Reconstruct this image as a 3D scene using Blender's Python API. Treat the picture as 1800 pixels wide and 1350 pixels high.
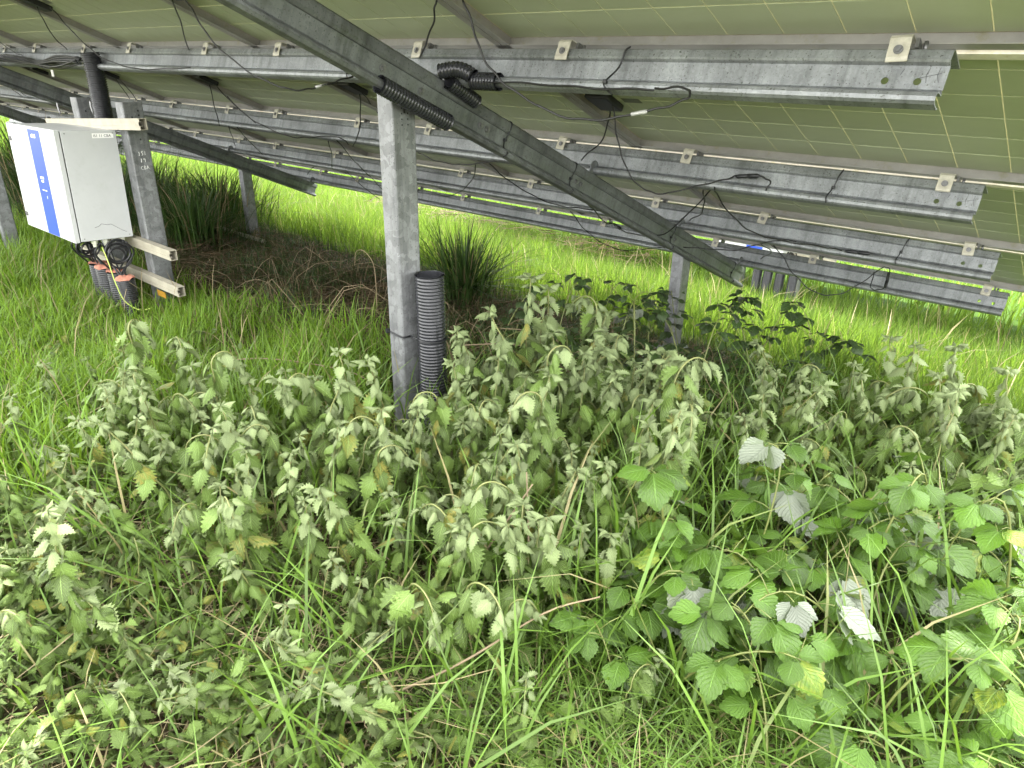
import bpy, bmesh, math, random
import numpy as np
from mathutils import Vector, Matrix, Quaternion

for o in list(bpy.data.objects):
    bpy.data.objects.remove(o)
SC = bpy.context.scene
COL = SC.collection
R = math.radians
random.seed(7)
RNG = np.random.default_rng(11)

# ------------------------------------------------------------------ camera, sky, sun, exposure
EYE = 1.35
cd = bpy.data.cameras.new('camera')
cam = bpy.data.objects.new('camera', cd)
COL.objects.link(cam)
cd.sensor_width = 36.0
cd.lens = 1244.2 / 1800 * 36.0
cd.clip_start = 0.02
cd.clip_end = 800
PITCH, YAW, ROLL = 0.4233, 0.7121, -0.0194
fw = Vector((-math.sin(YAW) * math.cos(PITCH), math.cos(YAW) * math.cos(PITCH), -math.sin(PITCH)))
rt = Vector((math.cos(YAW), math.sin(YAW), 0))
dn = fw.cross(rt)
rr = math.cos(ROLL) * rt + math.sin(ROLL) * dn
dd = fw.cross(rr)
M = Matrix((rr, -dd, -fw)).transposed().to_4x4()
M.translation = (0, 0, EYE)
cam.matrix_world = M
SC.camera = cam

SUN_EL, SUN_AZ = 62.0, -20.0        # azimuth measured from +Y towards +X
world = bpy.data.worlds.new('World')
SC.world = world
world.use_nodes = True
wn = world.node_tree
wn.nodes.clear()
sky = wn.nodes.new('ShaderNodeTexSky')
sky.sky_type = 'NISHITA'
sky.sun_disc = False
sky.sun_elevation = R(SUN_EL)
sky.sun_rotation = R(SUN_AZ)
sky.air_density = 1.0
sky.dust_density = 1.5
sky.ozone_density = 1.0
hs = wn.nodes.new('ShaderNodeHueSaturation')
hs.inputs['Saturation'].default_value = 0.2
bgn = wn.nodes.new('ShaderNodeBackground')
bgn.inputs['Strength'].default_value = 0.15
wo = wn.nodes.new('ShaderNodeOutputWorld')
wn.links.new(sky.outputs[0], hs.inputs['Color'])
veil = wn.nodes.new('ShaderNodeMix')           # thin bright cloud over the whole sky
veil.data_type = 'RGBA'
veil.inputs[0].default_value = 0.55
veil.inputs[7].default_value = (9.05, 8.9, 8.5, 1)
wn.links.new(hs.outputs[0], veil.inputs[6])
wn.links.new(veil.outputs[2], bgn.inputs['Color'])
wn.links.new(bgn.outputs[0], wo.inputs['Surface'])

sd = bpy.data.lights.new('sun', 'SUN')
sd.energy = 2.0
sd.angle = R(0.9)
sd.color = (1.0, 0.95, 0.87)
sun = bpy.data.objects.new('sun', sd)
COL.objects.link(sun)
sv = Vector((math.sin(R(SUN_AZ)) * math.cos(R(SUN_EL)), math.cos(R(SUN_AZ)) * math.cos(R(SUN_EL)), math.sin(R(SUN_EL))))
sun.rotation_euler = sv.to_track_quat('Z', 'Y').to_euler()
sun.location = (0, 10, 12)

SC.view_settings.view_transform = 'Standard'
SC.view_settings.look = 'None'
SC.view_settings.gamma = 1.0
SC.view_settings.exposure = 3.0
SC.render.engine = 'CYCLES'
SC.cycles.use_denoising = True
SC.cycles.max_bounces = 10
SC.cycles.diffuse_bounces = 6
SC.cycles.transparent_max_bounces = 6

# ------------------------------------------------------------------ helpers
class MB:
    """collects vertices and faces, then becomes ONE mesh"""
    def __init__(self):
        self.v, self.f, self.sm = [], [], []

    def add(self, vs, fs, smooth=False):
        b = len(self.v)
        self.v += [tuple(p) for p in vs]
        for f in fs:
            self.f.append(tuple(i + b for i in f))
            self.sm.append(smooth)

    def box(self, lo, hi):
        x0, y0, z0 = lo
        x1, y1, z1 = hi
        self.add([(x0, y0, z0), (x1, y0, z0), (x1, y1, z0), (x0, y1, z0), (x0, y0, z1), (x1, y0, z1), (x1, y1, z1), (x0, y1, z1)],
                 [(0, 3, 2, 1), (4, 5, 6, 7), (0, 1, 5, 4), (1, 2, 6, 5), (2, 3, 7, 6), (3, 0, 4, 7)])

    def rbox(self, lo, hi, c):
        """box with chamfered edges"""
        bm = bmesh.new()
        r = bmesh.ops.create_cube(bm, size=1)
        for v in bm.verts:
            v.co = Vector([lo[i] + (v.co[i] + .5) * (hi[i] - lo[i]) for i in range(3)])
        bmesh.ops.bevel(bm, geom=bm.edges[:], offset=c, segments=2, affect='EDGES', profile=.5)
        bm.verts.index_update()
        self.add([v.co[:] for v in bm.verts], [[v.index for v in f.verts] for f in bm.faces])
        bm.free()

    def tube(self, pts, rad, n=8, cap=True, smooth=True):
        pts = [Vector(p) for p in pts]
        rad = rad if hasattr(rad, '__len__') else [rad] * len(pts)
        t0 = (pts[1] - pts[0]).normalized()
        ref = Vector((0, 0, 1)) if abs(t0.z) < .9 else Vector((1, 0, 0))
        nrm = t0.cross(ref).normalized()
        vs, fs = [], []
        for i, p in enumerate(pts):
            t = (pts[min(i + 1, len(pts) - 1)] - pts[max(i - 1, 0)])
            t = t.normalized() if t.length > 1e-9 else t0
            nrm = (nrm - t * nrm.dot(t))
            nrm = nrm.normalized() if nrm.length > 1e-9 else t.orthogonal().normalized()
            b = t.cross(nrm)
            for k in range(n):
                a = 2 * math.pi * k / n
                vs.append(p + (nrm * math.cos(a) + b * math.sin(a)) * rad[i])
        for i in range(len(pts) - 1):
            for k in range(n):
                k2 = (k + 1) % n
                fs.append((i * n + k, i * n + k2, (i + 1) * n + k2, (i + 1) * n + k))
        if cap:
            fs.append(tuple(range(n - 1, -1, -1)))
            fs.append(tuple(range((len(pts) - 1) * n, len(pts) * n)))
        self.add(vs, fs, smooth)

    def disc(self, c, ax, r, h, n=14):
        c, ax = Vector(c), Vector(ax).normalized()
        self.tube([c - ax * h / 2, c + ax * h / 2], r, n, True, False)

    def extrude(self, prof, thick, a, b, along='x'):
        """open 2-d profile given a thickness and extruded from a to b; prof points are (y, z) for along x, (x, z) for along y"""
        m = len(prof)
        off = []
        for i in range(m):
            p0, p1 = Vector(prof[max(i - 1, 0)]), Vector(prof[min(i + 1, m - 1)])
            t = (p1 - p0).normalized()
            off.append(Vector(prof[i]) + Vector((-t.y, t.x)) * thick)
        ring = [Vector(p) for p in prof] + off[::-1]
        n = len(ring)
        mk = (lambda w, p: (w, p.x, p.y)) if along == 'x' else (lambda w, p: (p.x, w, p.y))
        vs = [mk(a, p) for p in ring] + [mk(b, p) for p in ring]
        fs = [(i, (i + 1) % n, n + (i + 1) % n, n + i) for i in range(n)]
        for i in range(m - 1):
            fs.append((i, n - 1 - i, n - 2 - i, i + 1))
            fs.append((n + i, n + i + 1, 2 * n - 2 - i, 2 * n - 1 - i))
        self.add(vs, fs)

    def mesh(self, name):
        me = bpy.data.meshes.new(name)
        me.from_pydata(self.v, [], self.f)
        me.polygons.foreach_set('use_smooth', self.sm)
        me.update()
        return me

    def fixed(self, name):
        me = self.mesh(name)
        bm = bmesh.new()
        bm.from_mesh(me)
        bmesh.ops.recalc_face_normals(bm, faces=bm.faces)
        bm.to_mesh(me)
        bm.free()
        return me

def thing(name, label, cat, loc=(0, 0, 0), rot=(0, 0, 0), group=None):
    o = bpy.data.objects.new(name, None)
    COL.objects.link(o)
    o.empty_display_size = .1
    o.location = loc
    o.rotation_euler = rot
    tag(o, label, cat, group)
    return o

def tag(o, label=None, cat=None, group=None, kind=None):
    for k, v in (('label', label), ('category', cat), ('group', group), ('kind', kind)):
        if v:
            o[k] = v
    return o

def link(name, me, mat, parent=None, local=None):
    o = bpy.data.objects.new(name, me)
    COL.objects.link(o)
    if mat is not None and not me.materials:
        me.materials.append(mat)
    if parent is not None:
        o.parent = parent
        if local is not None:
            o.matrix_basis = local
    return o

def part(name, mb, mat, parent, world=False):
    """mesh part under parent; world=True when mb holds world coordinates and parent is only moved, not turned"""
    if world:
        l = parent.location
        mb.v = [(p[0] - l[0], p[1] - l[1], p[2] - l[2]) for p in mb.v]
    return link(name, mb.fixed(name), mat, parent)

def copy_tree(o, parent=None):
    c = o.copy()
    COL.objects.link(c)
    c.parent = parent
    for ch in list(o.children):
        copy_tree(ch, c)
    return c

def smooth_path(pts, k=6):
    """Catmull-Rom through the points"""
    P = [Vector(p) for p in pts]
    if len(P) < 3:
        return P
    P = [P[0] * 2 - P[1]] + P + [P[-1] * 2 - P[-2]]
    out = []
    for i in range(1, len(P) - 2):
        for j in range(k):
            t = j / k
            a, b, c, d = P[i - 1], P[i], P[i + 1], P[i + 2]
            out.append(.5 * ((2 * b) + (c - a) * t + (2 * a - 5 * b + 4 * c - d) * t * t + (3 * b - a - 3 * c + d) * t ** 3))
    out.append(P[-2])
    return out

def corrugated(mb, path, r, pitch, n=20, depth=.07):
    """ribbed hose along a path"""
    path = [Vector(p) for p in path]
    seg = [(path[i + 1] - path[i]).length for i in range(len(path) - 1)]
    L = sum(seg)
    cum = np.concatenate([[0], np.cumsum(seg)])
    A = np.array([p[:] for p in path])
    m = max(4, int(L / pitch) * 4)
    d = np.linspace(0, L, m + 1)
    pts = np.stack([np.interp(d, cum, A[:, i]) for i in range(3)], 1)
    rad = [r * (1 - depth * (0, .5, 1, .5)[i % 4]) for i in range(m + 1)]
    mb.tube(pts, rad, n, cap=False)
    # inner wall so that open ends read as a hollow hose
    mb.tube(pts[::4], r * (1 - depth - .08), n, cap=False)

# the solar table's own frame: x along the purlins, s down the slope, n below the back sheet
TILT = 0.4011
OY, OZ = 2.1699, 0.0275 + EYE
TROT = (-TILT, 0, 0)
TM = Matrix.Translation((0, OY, OZ)) @ Matrix.Rotation(-TILT, 4, 'X')
def tp(x, s, n):
    return TM @ Vector((x, s, -n))
ROW = 0.987
TABLE2 = Vector((1.83, 6.5, -0.87))        # the next table stands farther down the slope

def ground_z(x, y):
    x = np.asarray(x, float); y = np.asarray(y, float)
    g = np.interp(y, [-60, -4, 0, 1.65, 2.6, 3.9, 8, 14, 30, 300], [3, .3, .09, -.01, -.14, -.36, -1.14, -2.1, -3.3, -5])
    g = g - .05 * np.clip(-x - 2.2, 0, 4) * np.clip((3.9 - y) / 2, 0, 1)
    return g + .018 * np.sin(x * 2.1 + 1.3 * y) + .014 * np.sin(3.3 * y - 1.7 * x + 1) + .008 * np.sin(7 * x + 5 * y)
def gz(x, y):
    return float(ground_z(x, y))

# ------------------------------------------------------------------ materials
def nodes(name):
    m = bpy.data.materials.new(name)
    m.use_nodes = True
    t = m.node_tree
    b = t.nodes['Principled BSDF']
    return m, t, b

def N(t, kind, **kw):
    n = t.nodes.new(kind)
    for k, v in kw.items():
        if k in n.inputs:
            n.inputs[k].default_value = v
        else:
            setattr(n, k, v)
    return n

def mixc(t, fac, a, b, mode='MIX'):
    n = t.nodes.new('ShaderNodeMix')
    n.data_type = 'RGBA'
    n.blend_type = mode
    for sock, v in ((0, fac), (6, a), (7, b)):
        if hasattr(v, 'links') or isinstance(v, bpy.types.NodeSocket):
            t.links.new(v, n.inputs[sock])
        else:
            n.inputs[sock].default_value = v if sock == 0 else (*v, 1)
    return n.outputs[2]

def ramp(t, src, stops):
    n = t.nodes.new('ShaderNodeValToRGB')
    e = n.color_ramp.elements
    while len(e) < len(stops):
        e.new(.5)
    for i, (p, c) in enumerate(stops):
        e[i].position = p
        e[i].color = (c, c, c, 1) if not hasattr(c, '__len__') else (*c, 1)
    t.links.new(src, n.inputs[0])
    return n.outputs[0]

def coords(t, scale=(1, 1, 1), kind='Object'):
    c = t.nodes.new('ShaderNodeTexCoord')
    m = t.nodes.new('ShaderNodeMapping')
    m.inputs['Scale'].default_value = scale
    t.links.new(c.outputs[kind], m.inputs[0])
    return m.outputs[0]

def bump(t, b, src, strength=.2, dist=.002):
    n = N(t, 'ShaderNodeBump')
    n.inputs['Strength'].default_value = strength
    n.inputs['Distance'].default_value = dist
    t.links.new(src, n.inputs['Height'])
    t.links.new(n.outputs[0], b.inputs['Normal'])

def galvanised(name, base, spangle=24, metallic=.55, dark=.75, moss=0.0, stain=.72, streak=(30, 2, 2)):
    m, t, b = nodes(name)
    co = coords(t)
    vo = N(t, 'ShaderNodeTexVoronoi', Scale=spangle)
    wob = N(t, 'ShaderNodeTexNoise', Scale=spangle * .5, Detail=3)
    t.links.new(co, wob.inputs[0])
    adv = mixc(t, .06, (0, 0, 0), (0, 0, 0))
    mx = t.nodes.new('ShaderNodeMix'); mx.data_type = 'VECTOR'; mx.inputs[0].default_value = .05
    t.links.new(co, mx.inputs[4]); t.links.new(wob.outputs['Color'], mx.inputs[5])
    t.links.new(mx.outputs[1], vo.inputs['Vector'])
    sp = ramp(t, vo.outputs['Color'], [(.15, dark), (.85, 1.12)])
    c1 = mixc(t, 1, base, sp, 'MULTIPLY')
    big = N(t, 'ShaderNodeTexNoise', Scale=3.5, Detail=6, Roughness=.65)
    t.links.new(co, big.inputs[0])
    st = ramp(t, big.outputs[0], [(.36, stain), (.62, 1.06)])
    c2 = mixc(t, 1, c1, st, 'MULTIPLY')
    sn = N(t, 'ShaderNodeTexNoise', Scale=1, Detail=5, Roughness=.6)      # run-off streaks
    t.links.new(coords(t, streak), sn.inputs[0])
    c2 = mixc(t, 1, c2, ramp(t, sn.outputs[0], [(.34, .70), (.5, 1.0), (.72, 1.14)]), 'MULTIPLY')
    sk = N(t, 'ShaderNodeTexNoise', Scale=160, Detail=2)
    t.links.new(co, sk.inputs[0])
    sf = ramp(t, sk.outputs[0], [(.62, 0), (.70, .8)])
    c3 = mixc(t, sf, c2, (.05, .055, .04))
    if moss:
        mn = N(t, 'ShaderNodeTexNoise', Scale=11, Detail=8, Roughness=.7)
        t.links.new(co, mn.inputs[0])
        mf = ramp(t, mn.outputs[0], [(.5, 0), (.72, moss)])
        c3 = mixc(t, mf, c3, (.10, .13, .05))
    t.links.new(c3, b.inputs['Base Color'])
    b.inputs['Metallic'].default_value = metallic
    rg = ramp(t, big.outputs[0], [(.3, .42), (.7, .62)])
    t.links.new(rg, b.inputs['Roughness'])
    bump(t, b, sk.outputs[0], .25, .0015)
    return m

def plain(name, col, rough=.5, metallic=0, noise=0, nscale=20, bumpy=0, spec=.5, dirt=None):
    m, t, b = nodes(name)
    co = coords(t)
    nz = N(t, 'ShaderNodeTexNoise', Scale=nscale, Detail=6, Roughness=.65)
    t.links.new(co, nz.inputs[0])
    v = ramp(t, nz.outputs[0], [(.3, 1 - noise), (.7, 1 + noise * .4)])
    c = mixc(t, 1, col, v, 'MULTIPLY')
    if dirt:
        dz = N(t, 'ShaderNodeTexNoise', Scale=nscale * 1.7, Detail=9, Roughness=.75)
        t.links.new(co, dz.inputs[0])
        c = mixc(t, ramp(t, dz.outputs[0], [(.55, 0), (.72, dirt[1])]), c, dirt[0])
    t.links.new(c, b.inputs['Base Color'])
    b.inputs['Roughness'].default_value = rough
    b.inputs['Metallic'].default_value = metallic
    b.inputs['Specular IOR Level'].default_value = spec
    if bumpy:
        bump(t, b, nz.outputs[0], bumpy, .002)
    return m

MT = {}
MT['purlin'] = galvanised('galvanised_purlin', (.285, .30, .305), 110, .45, .9, 0, .66)
MT['rafter'] = galvanised('galvanised_rafter', (.18, .19, .192), 60, .5, .9, .3, .72, (2, 24, 2))
MT['post'] = galvanised('galvanised_post', (.235, .242, .248), 42, .45, .72, 0, .80, (22, 22, 1.2))
MT['frame'] = plain('anodised_frame', (.31, .30, .275), .45, .35, .25, 9, .1, dirt=((.22, .21, .08), .6))
MT['frame_side'] = plain('lichened_frame_wall', (.66, .62, .50), .55, .1, .3, 14, .1, dirt=((.42, .36, .06), .9))
MT['cell'] = plain('cell_back', (.42, .46, .325), .5, 0, .10, 2.5, 0, .3, dirt=((.3, .3, .22), .12))
MT['clamp'] = plain('clamp_metal', (.50, .475, .39), .5, .1, .3, 40, .15, dirt=((.25, .24, .12), .6))
MT['bolt'] = plain('bolt_steel', (.22, .22, .22), .4, .7, .3, 90)
MT['black'] = plain('black_plastic', (.016, .017, .019), .38, 0, .3, 30)
MT['hose'] = plain('black_hose', (.026, .027, .031), .27, 0, .35, 40, 0, .5, dirt=((.09, .09, .08), .25))
MT['cable'] = plain('cable_rubber', (.012, .012, .012), .5, 0, .2, 30, dirt=((.03, .035, .012), .4))
MT['cabinet'] = plain('cabinet_paint', (.45, .46, .46), .42, 0, .07, 5, .03, dirt=((.30, .31, .27), .30))
MT['blue'] = plain('blue_stripe', (.022, .065, .42), .4, 0, .06, 5)
MT['dark'] = plain('gasket', (.012, .012, .013), .7)
MT['cream'] = plain('cream_rail', (.38, .355, .28), .5, .1, .22, 14, .08, dirt=((.30, .25, .12), .6))
MT['white'] = plain('white_mark', (.80, .80, .78), .6)
MT['ink'] = plain('ink', (.05, .05, .055), .7)
MT['gland'] = plain('gland_plastic', (.62, .64, .52), .5, 0, .2, 40)
MT['foam'] = plain('terracotta_foam', (.52, .22, .15), .9, 0, .45, 40, .8)
MT['wire'] = plain('earth_wire', (.42, .52, .10), .45)
MT['tag'] = plain('warning_tag', (.36, .19, .02), .6, 0, .6, 90, 0, .3, dirt=((.02, .02, .02), .9))
MT['silver'] = plain('foil_label', (.34, .345, .32), .35, .2, .2, 200)
MT['rust'] = plain('rust', (.16, .07, .03), .9, 0, .5, 30, .5)

def translucent_sheet():
    m, t, b = nodes('laminate_glass')
    b.inputs['Base Color'].default_value = (.72, .66, .46, 1)
    b.inputs['Roughness'].default_value = .25
    tr = N(t, 'ShaderNodeBsdfTranslucent')
    tr.inputs[0].default_value = (.40, .40, .29, 1)
    mx = N(t, 'ShaderNodeMixShader')
    mx.inputs[0].default_value = .38
    out = t.nodes['Material Output']
    t.links.new(b.outputs[0], mx.inputs[1])
    t.links.new(tr.outputs[0], mx.inputs[2])
    t.links.new(mx.outputs[0], out.inputs['Surface'])
    return m
MT['glass'] = translucent_sheet()

LEAF_K = .60                               # foliage reflects little
def leaf_mat(name, top, under, trans, tfac=.4, rough=.5, vein=0., vfreq=7., vary=.25, island=False, yellow=None, spec=.35):
    """leaf: two sides of different colour, light passing through, veins along a uv, each leaf a little different"""
    top, under, trans = (tuple(c * LEAF_K for c in q) for q in (top, under, trans))
    m, t, b = nodes(name)
    geo = N(t, 'ShaderNodeNewGeometry')
    if yellow:
        yellow = (tuple(c * .75 for c in yellow[0]), yellow[1])
    if island:
        rnd = geo.outputs['Random Per Island']
    else:
        rnd = N(t, 'ShaderNodeObjectInfo').outputs['Random']
    hv = ramp(t, rnd, [(0, 1 - vary), (1, 1 + vary)])
    ctop = mixc(t, 1, top, hv, 'MULTIPLY')
    cund = mixc(t, 1, under, hv, 'MULTIPLY')
    if yellow:
        wnz = N(t, 'ShaderNodeTexWhiteNoise', noise_dimensions='1D')
        t.links.new(rnd, wnz.inputs['W'])
        yf = ramp(t, wnz.outputs['Value'], [(1 - yellow[1] - .02, 0), (1 - yellow[1] + .02, 1)])
        if vein:
            uvn = N(t, 'ShaderNodeTexCoord')
            yn = N(t, 'ShaderNodeTexNoise', Scale=3.0, Detail=5)
            t.links.new(uvn.outputs['UV'], yn.inputs[0])
            yb = ramp(t, yn.outputs[0], [(.35, 0), (.6, .9)])
            mm = N(t, 'ShaderNodeMath', operation='MULTIPLY')
            t.links.new(yf, mm.inputs[0]); t.links.new(yb, mm.inputs[1])
            yf = mm.outputs[0]
        ctop = mixc(t, yf, ctop, yellow[0])
        cund = mixc(t, yf, cund, yellow[0])
    if vein:
        uv = N(t, 'ShaderNodeTexCoord')
        sx = N(t, 'ShaderNodeSeparateXYZ')
        t.links.new(uv.outputs['UV'], sx.inputs[0])
        au = N(t, 'ShaderNodeMath', operation='ABSOLUTE')
        t.links.new(sx.outputs['X'], au.inputs[0])
        k = N(t, 'ShaderNodeMath', operation='MULTIPLY_ADD')
        t.links.new(au.outputs[0], k.inputs[0]); k.inputs[1].default_value = -.45
        t.links.new(sx.outputs['Y'], k.inputs[2])
        ph = N(t, 'ShaderNodeMath', operation='MULTIPLY'); ph.inputs[1].default_value = vfreq
        t.links.new(k.outputs[0], ph.inputs[0])
        fr = N(t, 'ShaderNodeMath', operation='PINGPONG'); fr.inputs[1].default_value = .5
        t.links.new(ph.outputs[0], fr.inputs[0])
        lines = ramp(t, fr.outputs[0], [(.02, 1), (.13, 0)])
        mid = ramp(t, au.outputs[0], [(.02, 1), (.07, 0)])
        vn = N(t, 'ShaderNodeMath', operation='MAXIMUM')
        t.links.new(lines, vn.inputs[0]); t.links.new(mid, vn.inputs[1])
        vs = N(t, 'ShaderNodeMath', operation='MULTIPLY'); vs.inputs[1].default_value = vein
        t.links.new(vn.outputs[0], vs.inputs[0])
        ctop = mixc(t, vs.outputs[0], ctop, tuple(min(1, c * 2.0 + .04) for c in top))
        cund = mixc(t, vs.outputs[0], cund, tuple(c * .72 for c in under))
        nz = N(t, 'ShaderNodeTexNoise', Scale=14, Detail=4)
        t.links.new(uv.outputs['UV'], nz.inputs[0])
        sm_ = N(t, 'ShaderNodeMath', operation='MULTIPLY_ADD')
        t.links.new(vn.outputs[0], sm_.inputs[0]); sm_.inputs[1].default_value = -.8
        t.links.new(nz.outputs[0], sm_.inputs[2])
        bump(t, b, sm_.outputs[0], .9, .002)
        bl = ramp(t, nz.outputs[0], [(.3, .68), (.7, 1.22)])
        ctop = mixc(t, 1, ctop, bl, 'MULTIPLY')
    col = mixc(t, geo.outputs['Backfacing'], ctop, cund)
    t.links.new(col, b.inputs['Base Color'])
    b.inputs['Roughness'].default_value = rough
    b.inputs['Specular IOR Level'].default_value = spec
    tr = N(t, 'ShaderNodeBsdfTranslucent')
    tc = mixc(t, 1, trans, hv, 'MULTIPLY')
    if yellow:
        tc = mixc(t, yf, tc, yellow[0])
    t.links.new(tc, tr.inputs[0])
    mx = N(t, 'ShaderNodeMixShader')
    mx.inputs[0].default_value = tfac
    t.links.new(b.outputs[0], mx.inputs[1])
    t.links.new(tr.outputs[0], mx.inputs[2])
    t.links.new(mx.outputs[0], t.nodes['Material Output'].inputs['Surface'])
    return m
# ------------------------------------------------------------------ ground
def ground_mat():
    m, t, b = nodes('soil_and_moss')
    co = coords(t)
    n1 = N(t, 'ShaderNodeTexNoise', Scale=2.2, Detail=10, Roughness=.7)
    n2 = N(t, 'ShaderNodeTexNoise', Scale=45, Detail=6, Roughness=.7)
    for n in (n1, n2):
        t.links.new(co, n.inputs[0])
    c = mixc(t, ramp(t, n2.outputs[0], [(.3, 0), (.7, 1)]), (.035, .026, .016), (.11, .085, .05))
    c = mixc(t, ramp(t, n1.outputs[0], [(.42, 0), (.6, .8)]), c, (.04, .065, .018))
    sp_ = N(t, 'ShaderNodeSeparateXYZ')
    t.links.new(co, sp_.inputs[0])
    turf = N(t, 'ShaderNodeMapRange')
    turf.inputs['From Min'].default_value = 4.2
    turf.inputs['From Max'].default_value = 5.0
    t.links.new(sp_.outputs['Y'], turf.inputs['Value'])
    c = mixc(t, turf.outputs[0], c, (.045, .09, .014))
    t.links.new(c, b.inputs['Base Color'])
    b.inputs['Roughness'].default_value = .95
    b.inputs['Specular IOR Level'].default_value = .05
    bump(t, b, n2.outputs[0], .9, .02)
    return m
gx = np.concatenate([np.linspace(-400, -16, 14), np.linspace(-15, 4, 115), np.linspace(6, 400, 14)])
gy = np.concatenate([np.linspace(-60, -2, 8), np.linspace(-1, 14, 110), np.linspace(16, 300, 16)])
GX, GY = np.meshgrid(gx, gy)
GZ = ground_z(GX, GY)
mb = MB()
nx = len(gx)
mb.v = list(zip(GX.ravel().tolist(), GY.ravel().tolist(), GZ.ravel().tolist()))
mb.f = [(j * nx + i, j * nx + i + 1, (j + 1) * nx + i + 1, (j + 1) * nx + i) for j in range(len(gy) - 1) for i in range(nx - 1)]
mb.sm = [True] * len(mb.f)
tag(link('ground', mb.mesh('ground'), ground_mat()), kind='structure')

# ------------------------------------------------------------------ solar panels
PW, PL, FH = 1.61, 0.967, 0.036
def rail(mb, along, lo, hi, at, side):
    """L-shaped frame rail: outer wall and a bottom flange that points inwards; at = outer edge, side = +1 when inside lies at larger coordinate"""
    w, fl = .0035 * side, .030 * side
    def bx(a0, a1, z0, z1):
        a0, a1 = min(a0, a1), max(a0, a1)
        if along == 'x':
            mb.box((lo, a0, z0), (hi, a1, z1))
        else:
            mb.box((a0, lo, z0), (a1, hi, z1))
    bx(at, at + w, -FH, .008)
    bx(at + w, at + fl, -FH, -FH + .003)
    bx(at + w, at + w + .006 * side, .0062, .008)

cell_me = MB(); cell_me.box((-.0752, -.0760, .0002), (.0752, .0760, .0022)); cell_me = cell_me.fixed('cell'); cell_me.materials.append(MT['cell'])
glass_me = MB(); glass_me.box((-PW / 2 + .004, -PL / 2 + .004, .0024), (PW / 2 - .004, PL / 2 - .004, .006)); glass_me = glass_me.fixed('laminate')
CPX, CPY = .1585, .1585
cell_spots = [(-PW / 2 + .0125 + CPX * (i + .5), -PL / 2 + .008 + CPY * (j + .5)) for i in range(10) for j in range(6)]
grid = MB()
for (cx, cy) in cell_spots:
    grid.box((cx - .0775, cy - .0768, .0002), (cx + .0775, cy + .0768, .0022))
grid_me = grid.fixed('cell_grid')
cell1 = MB(); cell1.box((-.0775, -.0768, .0002), (.0775, .0768, .0022)); cell_me = cell1.fixed('cell')
rails = {}
for nm, al, lo, hi, at, sd_ in (('lower', 'x', -PW / 2, PW / 2, PL / 2, -1), ('upper', 'x', -PW / 2, PW / 2, -PL / 2, 1),
                               ('left', 'y', -PL / 2 + .0036, PL / 2 - .0036, -PW / 2, 1), ('right', 'y', -PL / 2 + .0036, PL / 2 - .0036, PW / 2, -1)):
    r = MB(); rail(r, al, lo, hi, at, sd_); rails[nm] = r.fixed('frame_rail')
    rails[nm].materials.append(MT['frame_side'] if nm == 'upper' else MT['frame'])
jb = MB(); jb.rbox((-PW / 2 + .045, -.075, -.028), (-PW / 2 + .15, .06, -.0003), .006); jb_me = jb.fixed('junction_box')
jl = MB(); jl.box((-PW / 2 + .17, -.012, -.0008), (-PW / 2 + .25, .028, -.0002)); jl_me = jl.fixed('rating_label')
MT['plate'] = plain('grey_label', (.13, .14, .11), .5)

SEAMS = [-.18, -1.80, -3.40, -4.97, -6.53, -8.09, -9.65, -11.21, -12.77, -14.33, -15.89, -17.45]
ROWN = ['top', 'second', 'third', 'lowest']
ORD = ['first', 'second', 'third', 'fourth', 'fifth', 'sixth', 'seventh', 'eighth', 'ninth', 'tenth', 'eleventh']
def panel(x0, x1, s_low, label, detail, base=TM):
    o = bpy.data.objects.new('solar_panel', None)
    COL.objects.link(o)
    o.empty_display_size = .1
    o.location = base @ Vector(((x0 + x1) / 2, s_low - PL / 2, 0))
    o.rotation_euler = TROT
    o.scale = ((x1 - x0 - .005) / PW, 1, 1)
    tag(o, label, 'solar panel', 'solar panels of the array')
    link('laminate', glass_me, MT['glass'], o)
    if detail:
        for (cx, cy) in cell_spots:
            link('cell', cell_me, MT['cell'], o, Matrix.Translation((cx, cy, 0)))
    else:
        tag(link('cell_grid', grid_me, MT['cell'], o), kind='stuff')
    for nm in rails:
        link('frame_rail', rails[nm], None, o)
    b = link('junction_box', jb_me, MT['black'], o)
    link('rating_label', jl_me, MT['plate'], o)
    return o
for k in range(4):
    for i in range(11):
        det = (k == 0 and i < 4) or (k == 1 and i < 3) or (k == 2 and i < 2)
        panel(SEAMS[i + 1], SEAMS[i], -.142 + k * ROW,
              f'solar panel seen from below in the {ROWN[k]} row, {ORD[i]} from the open right end', det)
# the next table down the slope, which shades the far grass
TM2 = Matrix.Translation(TABLE2 + Vector((-.5, 0, 0))) @ TM
for k in range(4):
    for i in range(8):
        panel(SEAMS[0] + 1.6 - 1.6 * (i + 1) + 2, SEAMS[0] + 1.6 - 1.6 * i + 2, -.142 + k * ROW,
              f'solar panel of the far table in its {ROWN[k]} row, {ORD[i]} from the right', False, TM2)

# ------------------------------------------------------------------ purlins with clamps
PROF = [(.105, -.0600), (.008, -.0605), (0, -.066), (-.006, -.089), (-.002, -.0935), (.012, -.0965), (.0135, -.149), (.006, -.1535),  # unseen top flange made wide to block sun stripes through the row gaps
        (.0165, -.160), (-.012, -.163), (-.026, -.171), (-.029, -.180), (-.026, -.189), (-.017, -.194), (.012, -.1955), (.018, -.190)]
PX0, PX1 = -.407, -17.3
pm = MB()
pm.extrude(PROF, .003, PX1, PX0)
pur_me = pm.fixed('purlin_beam')
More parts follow.
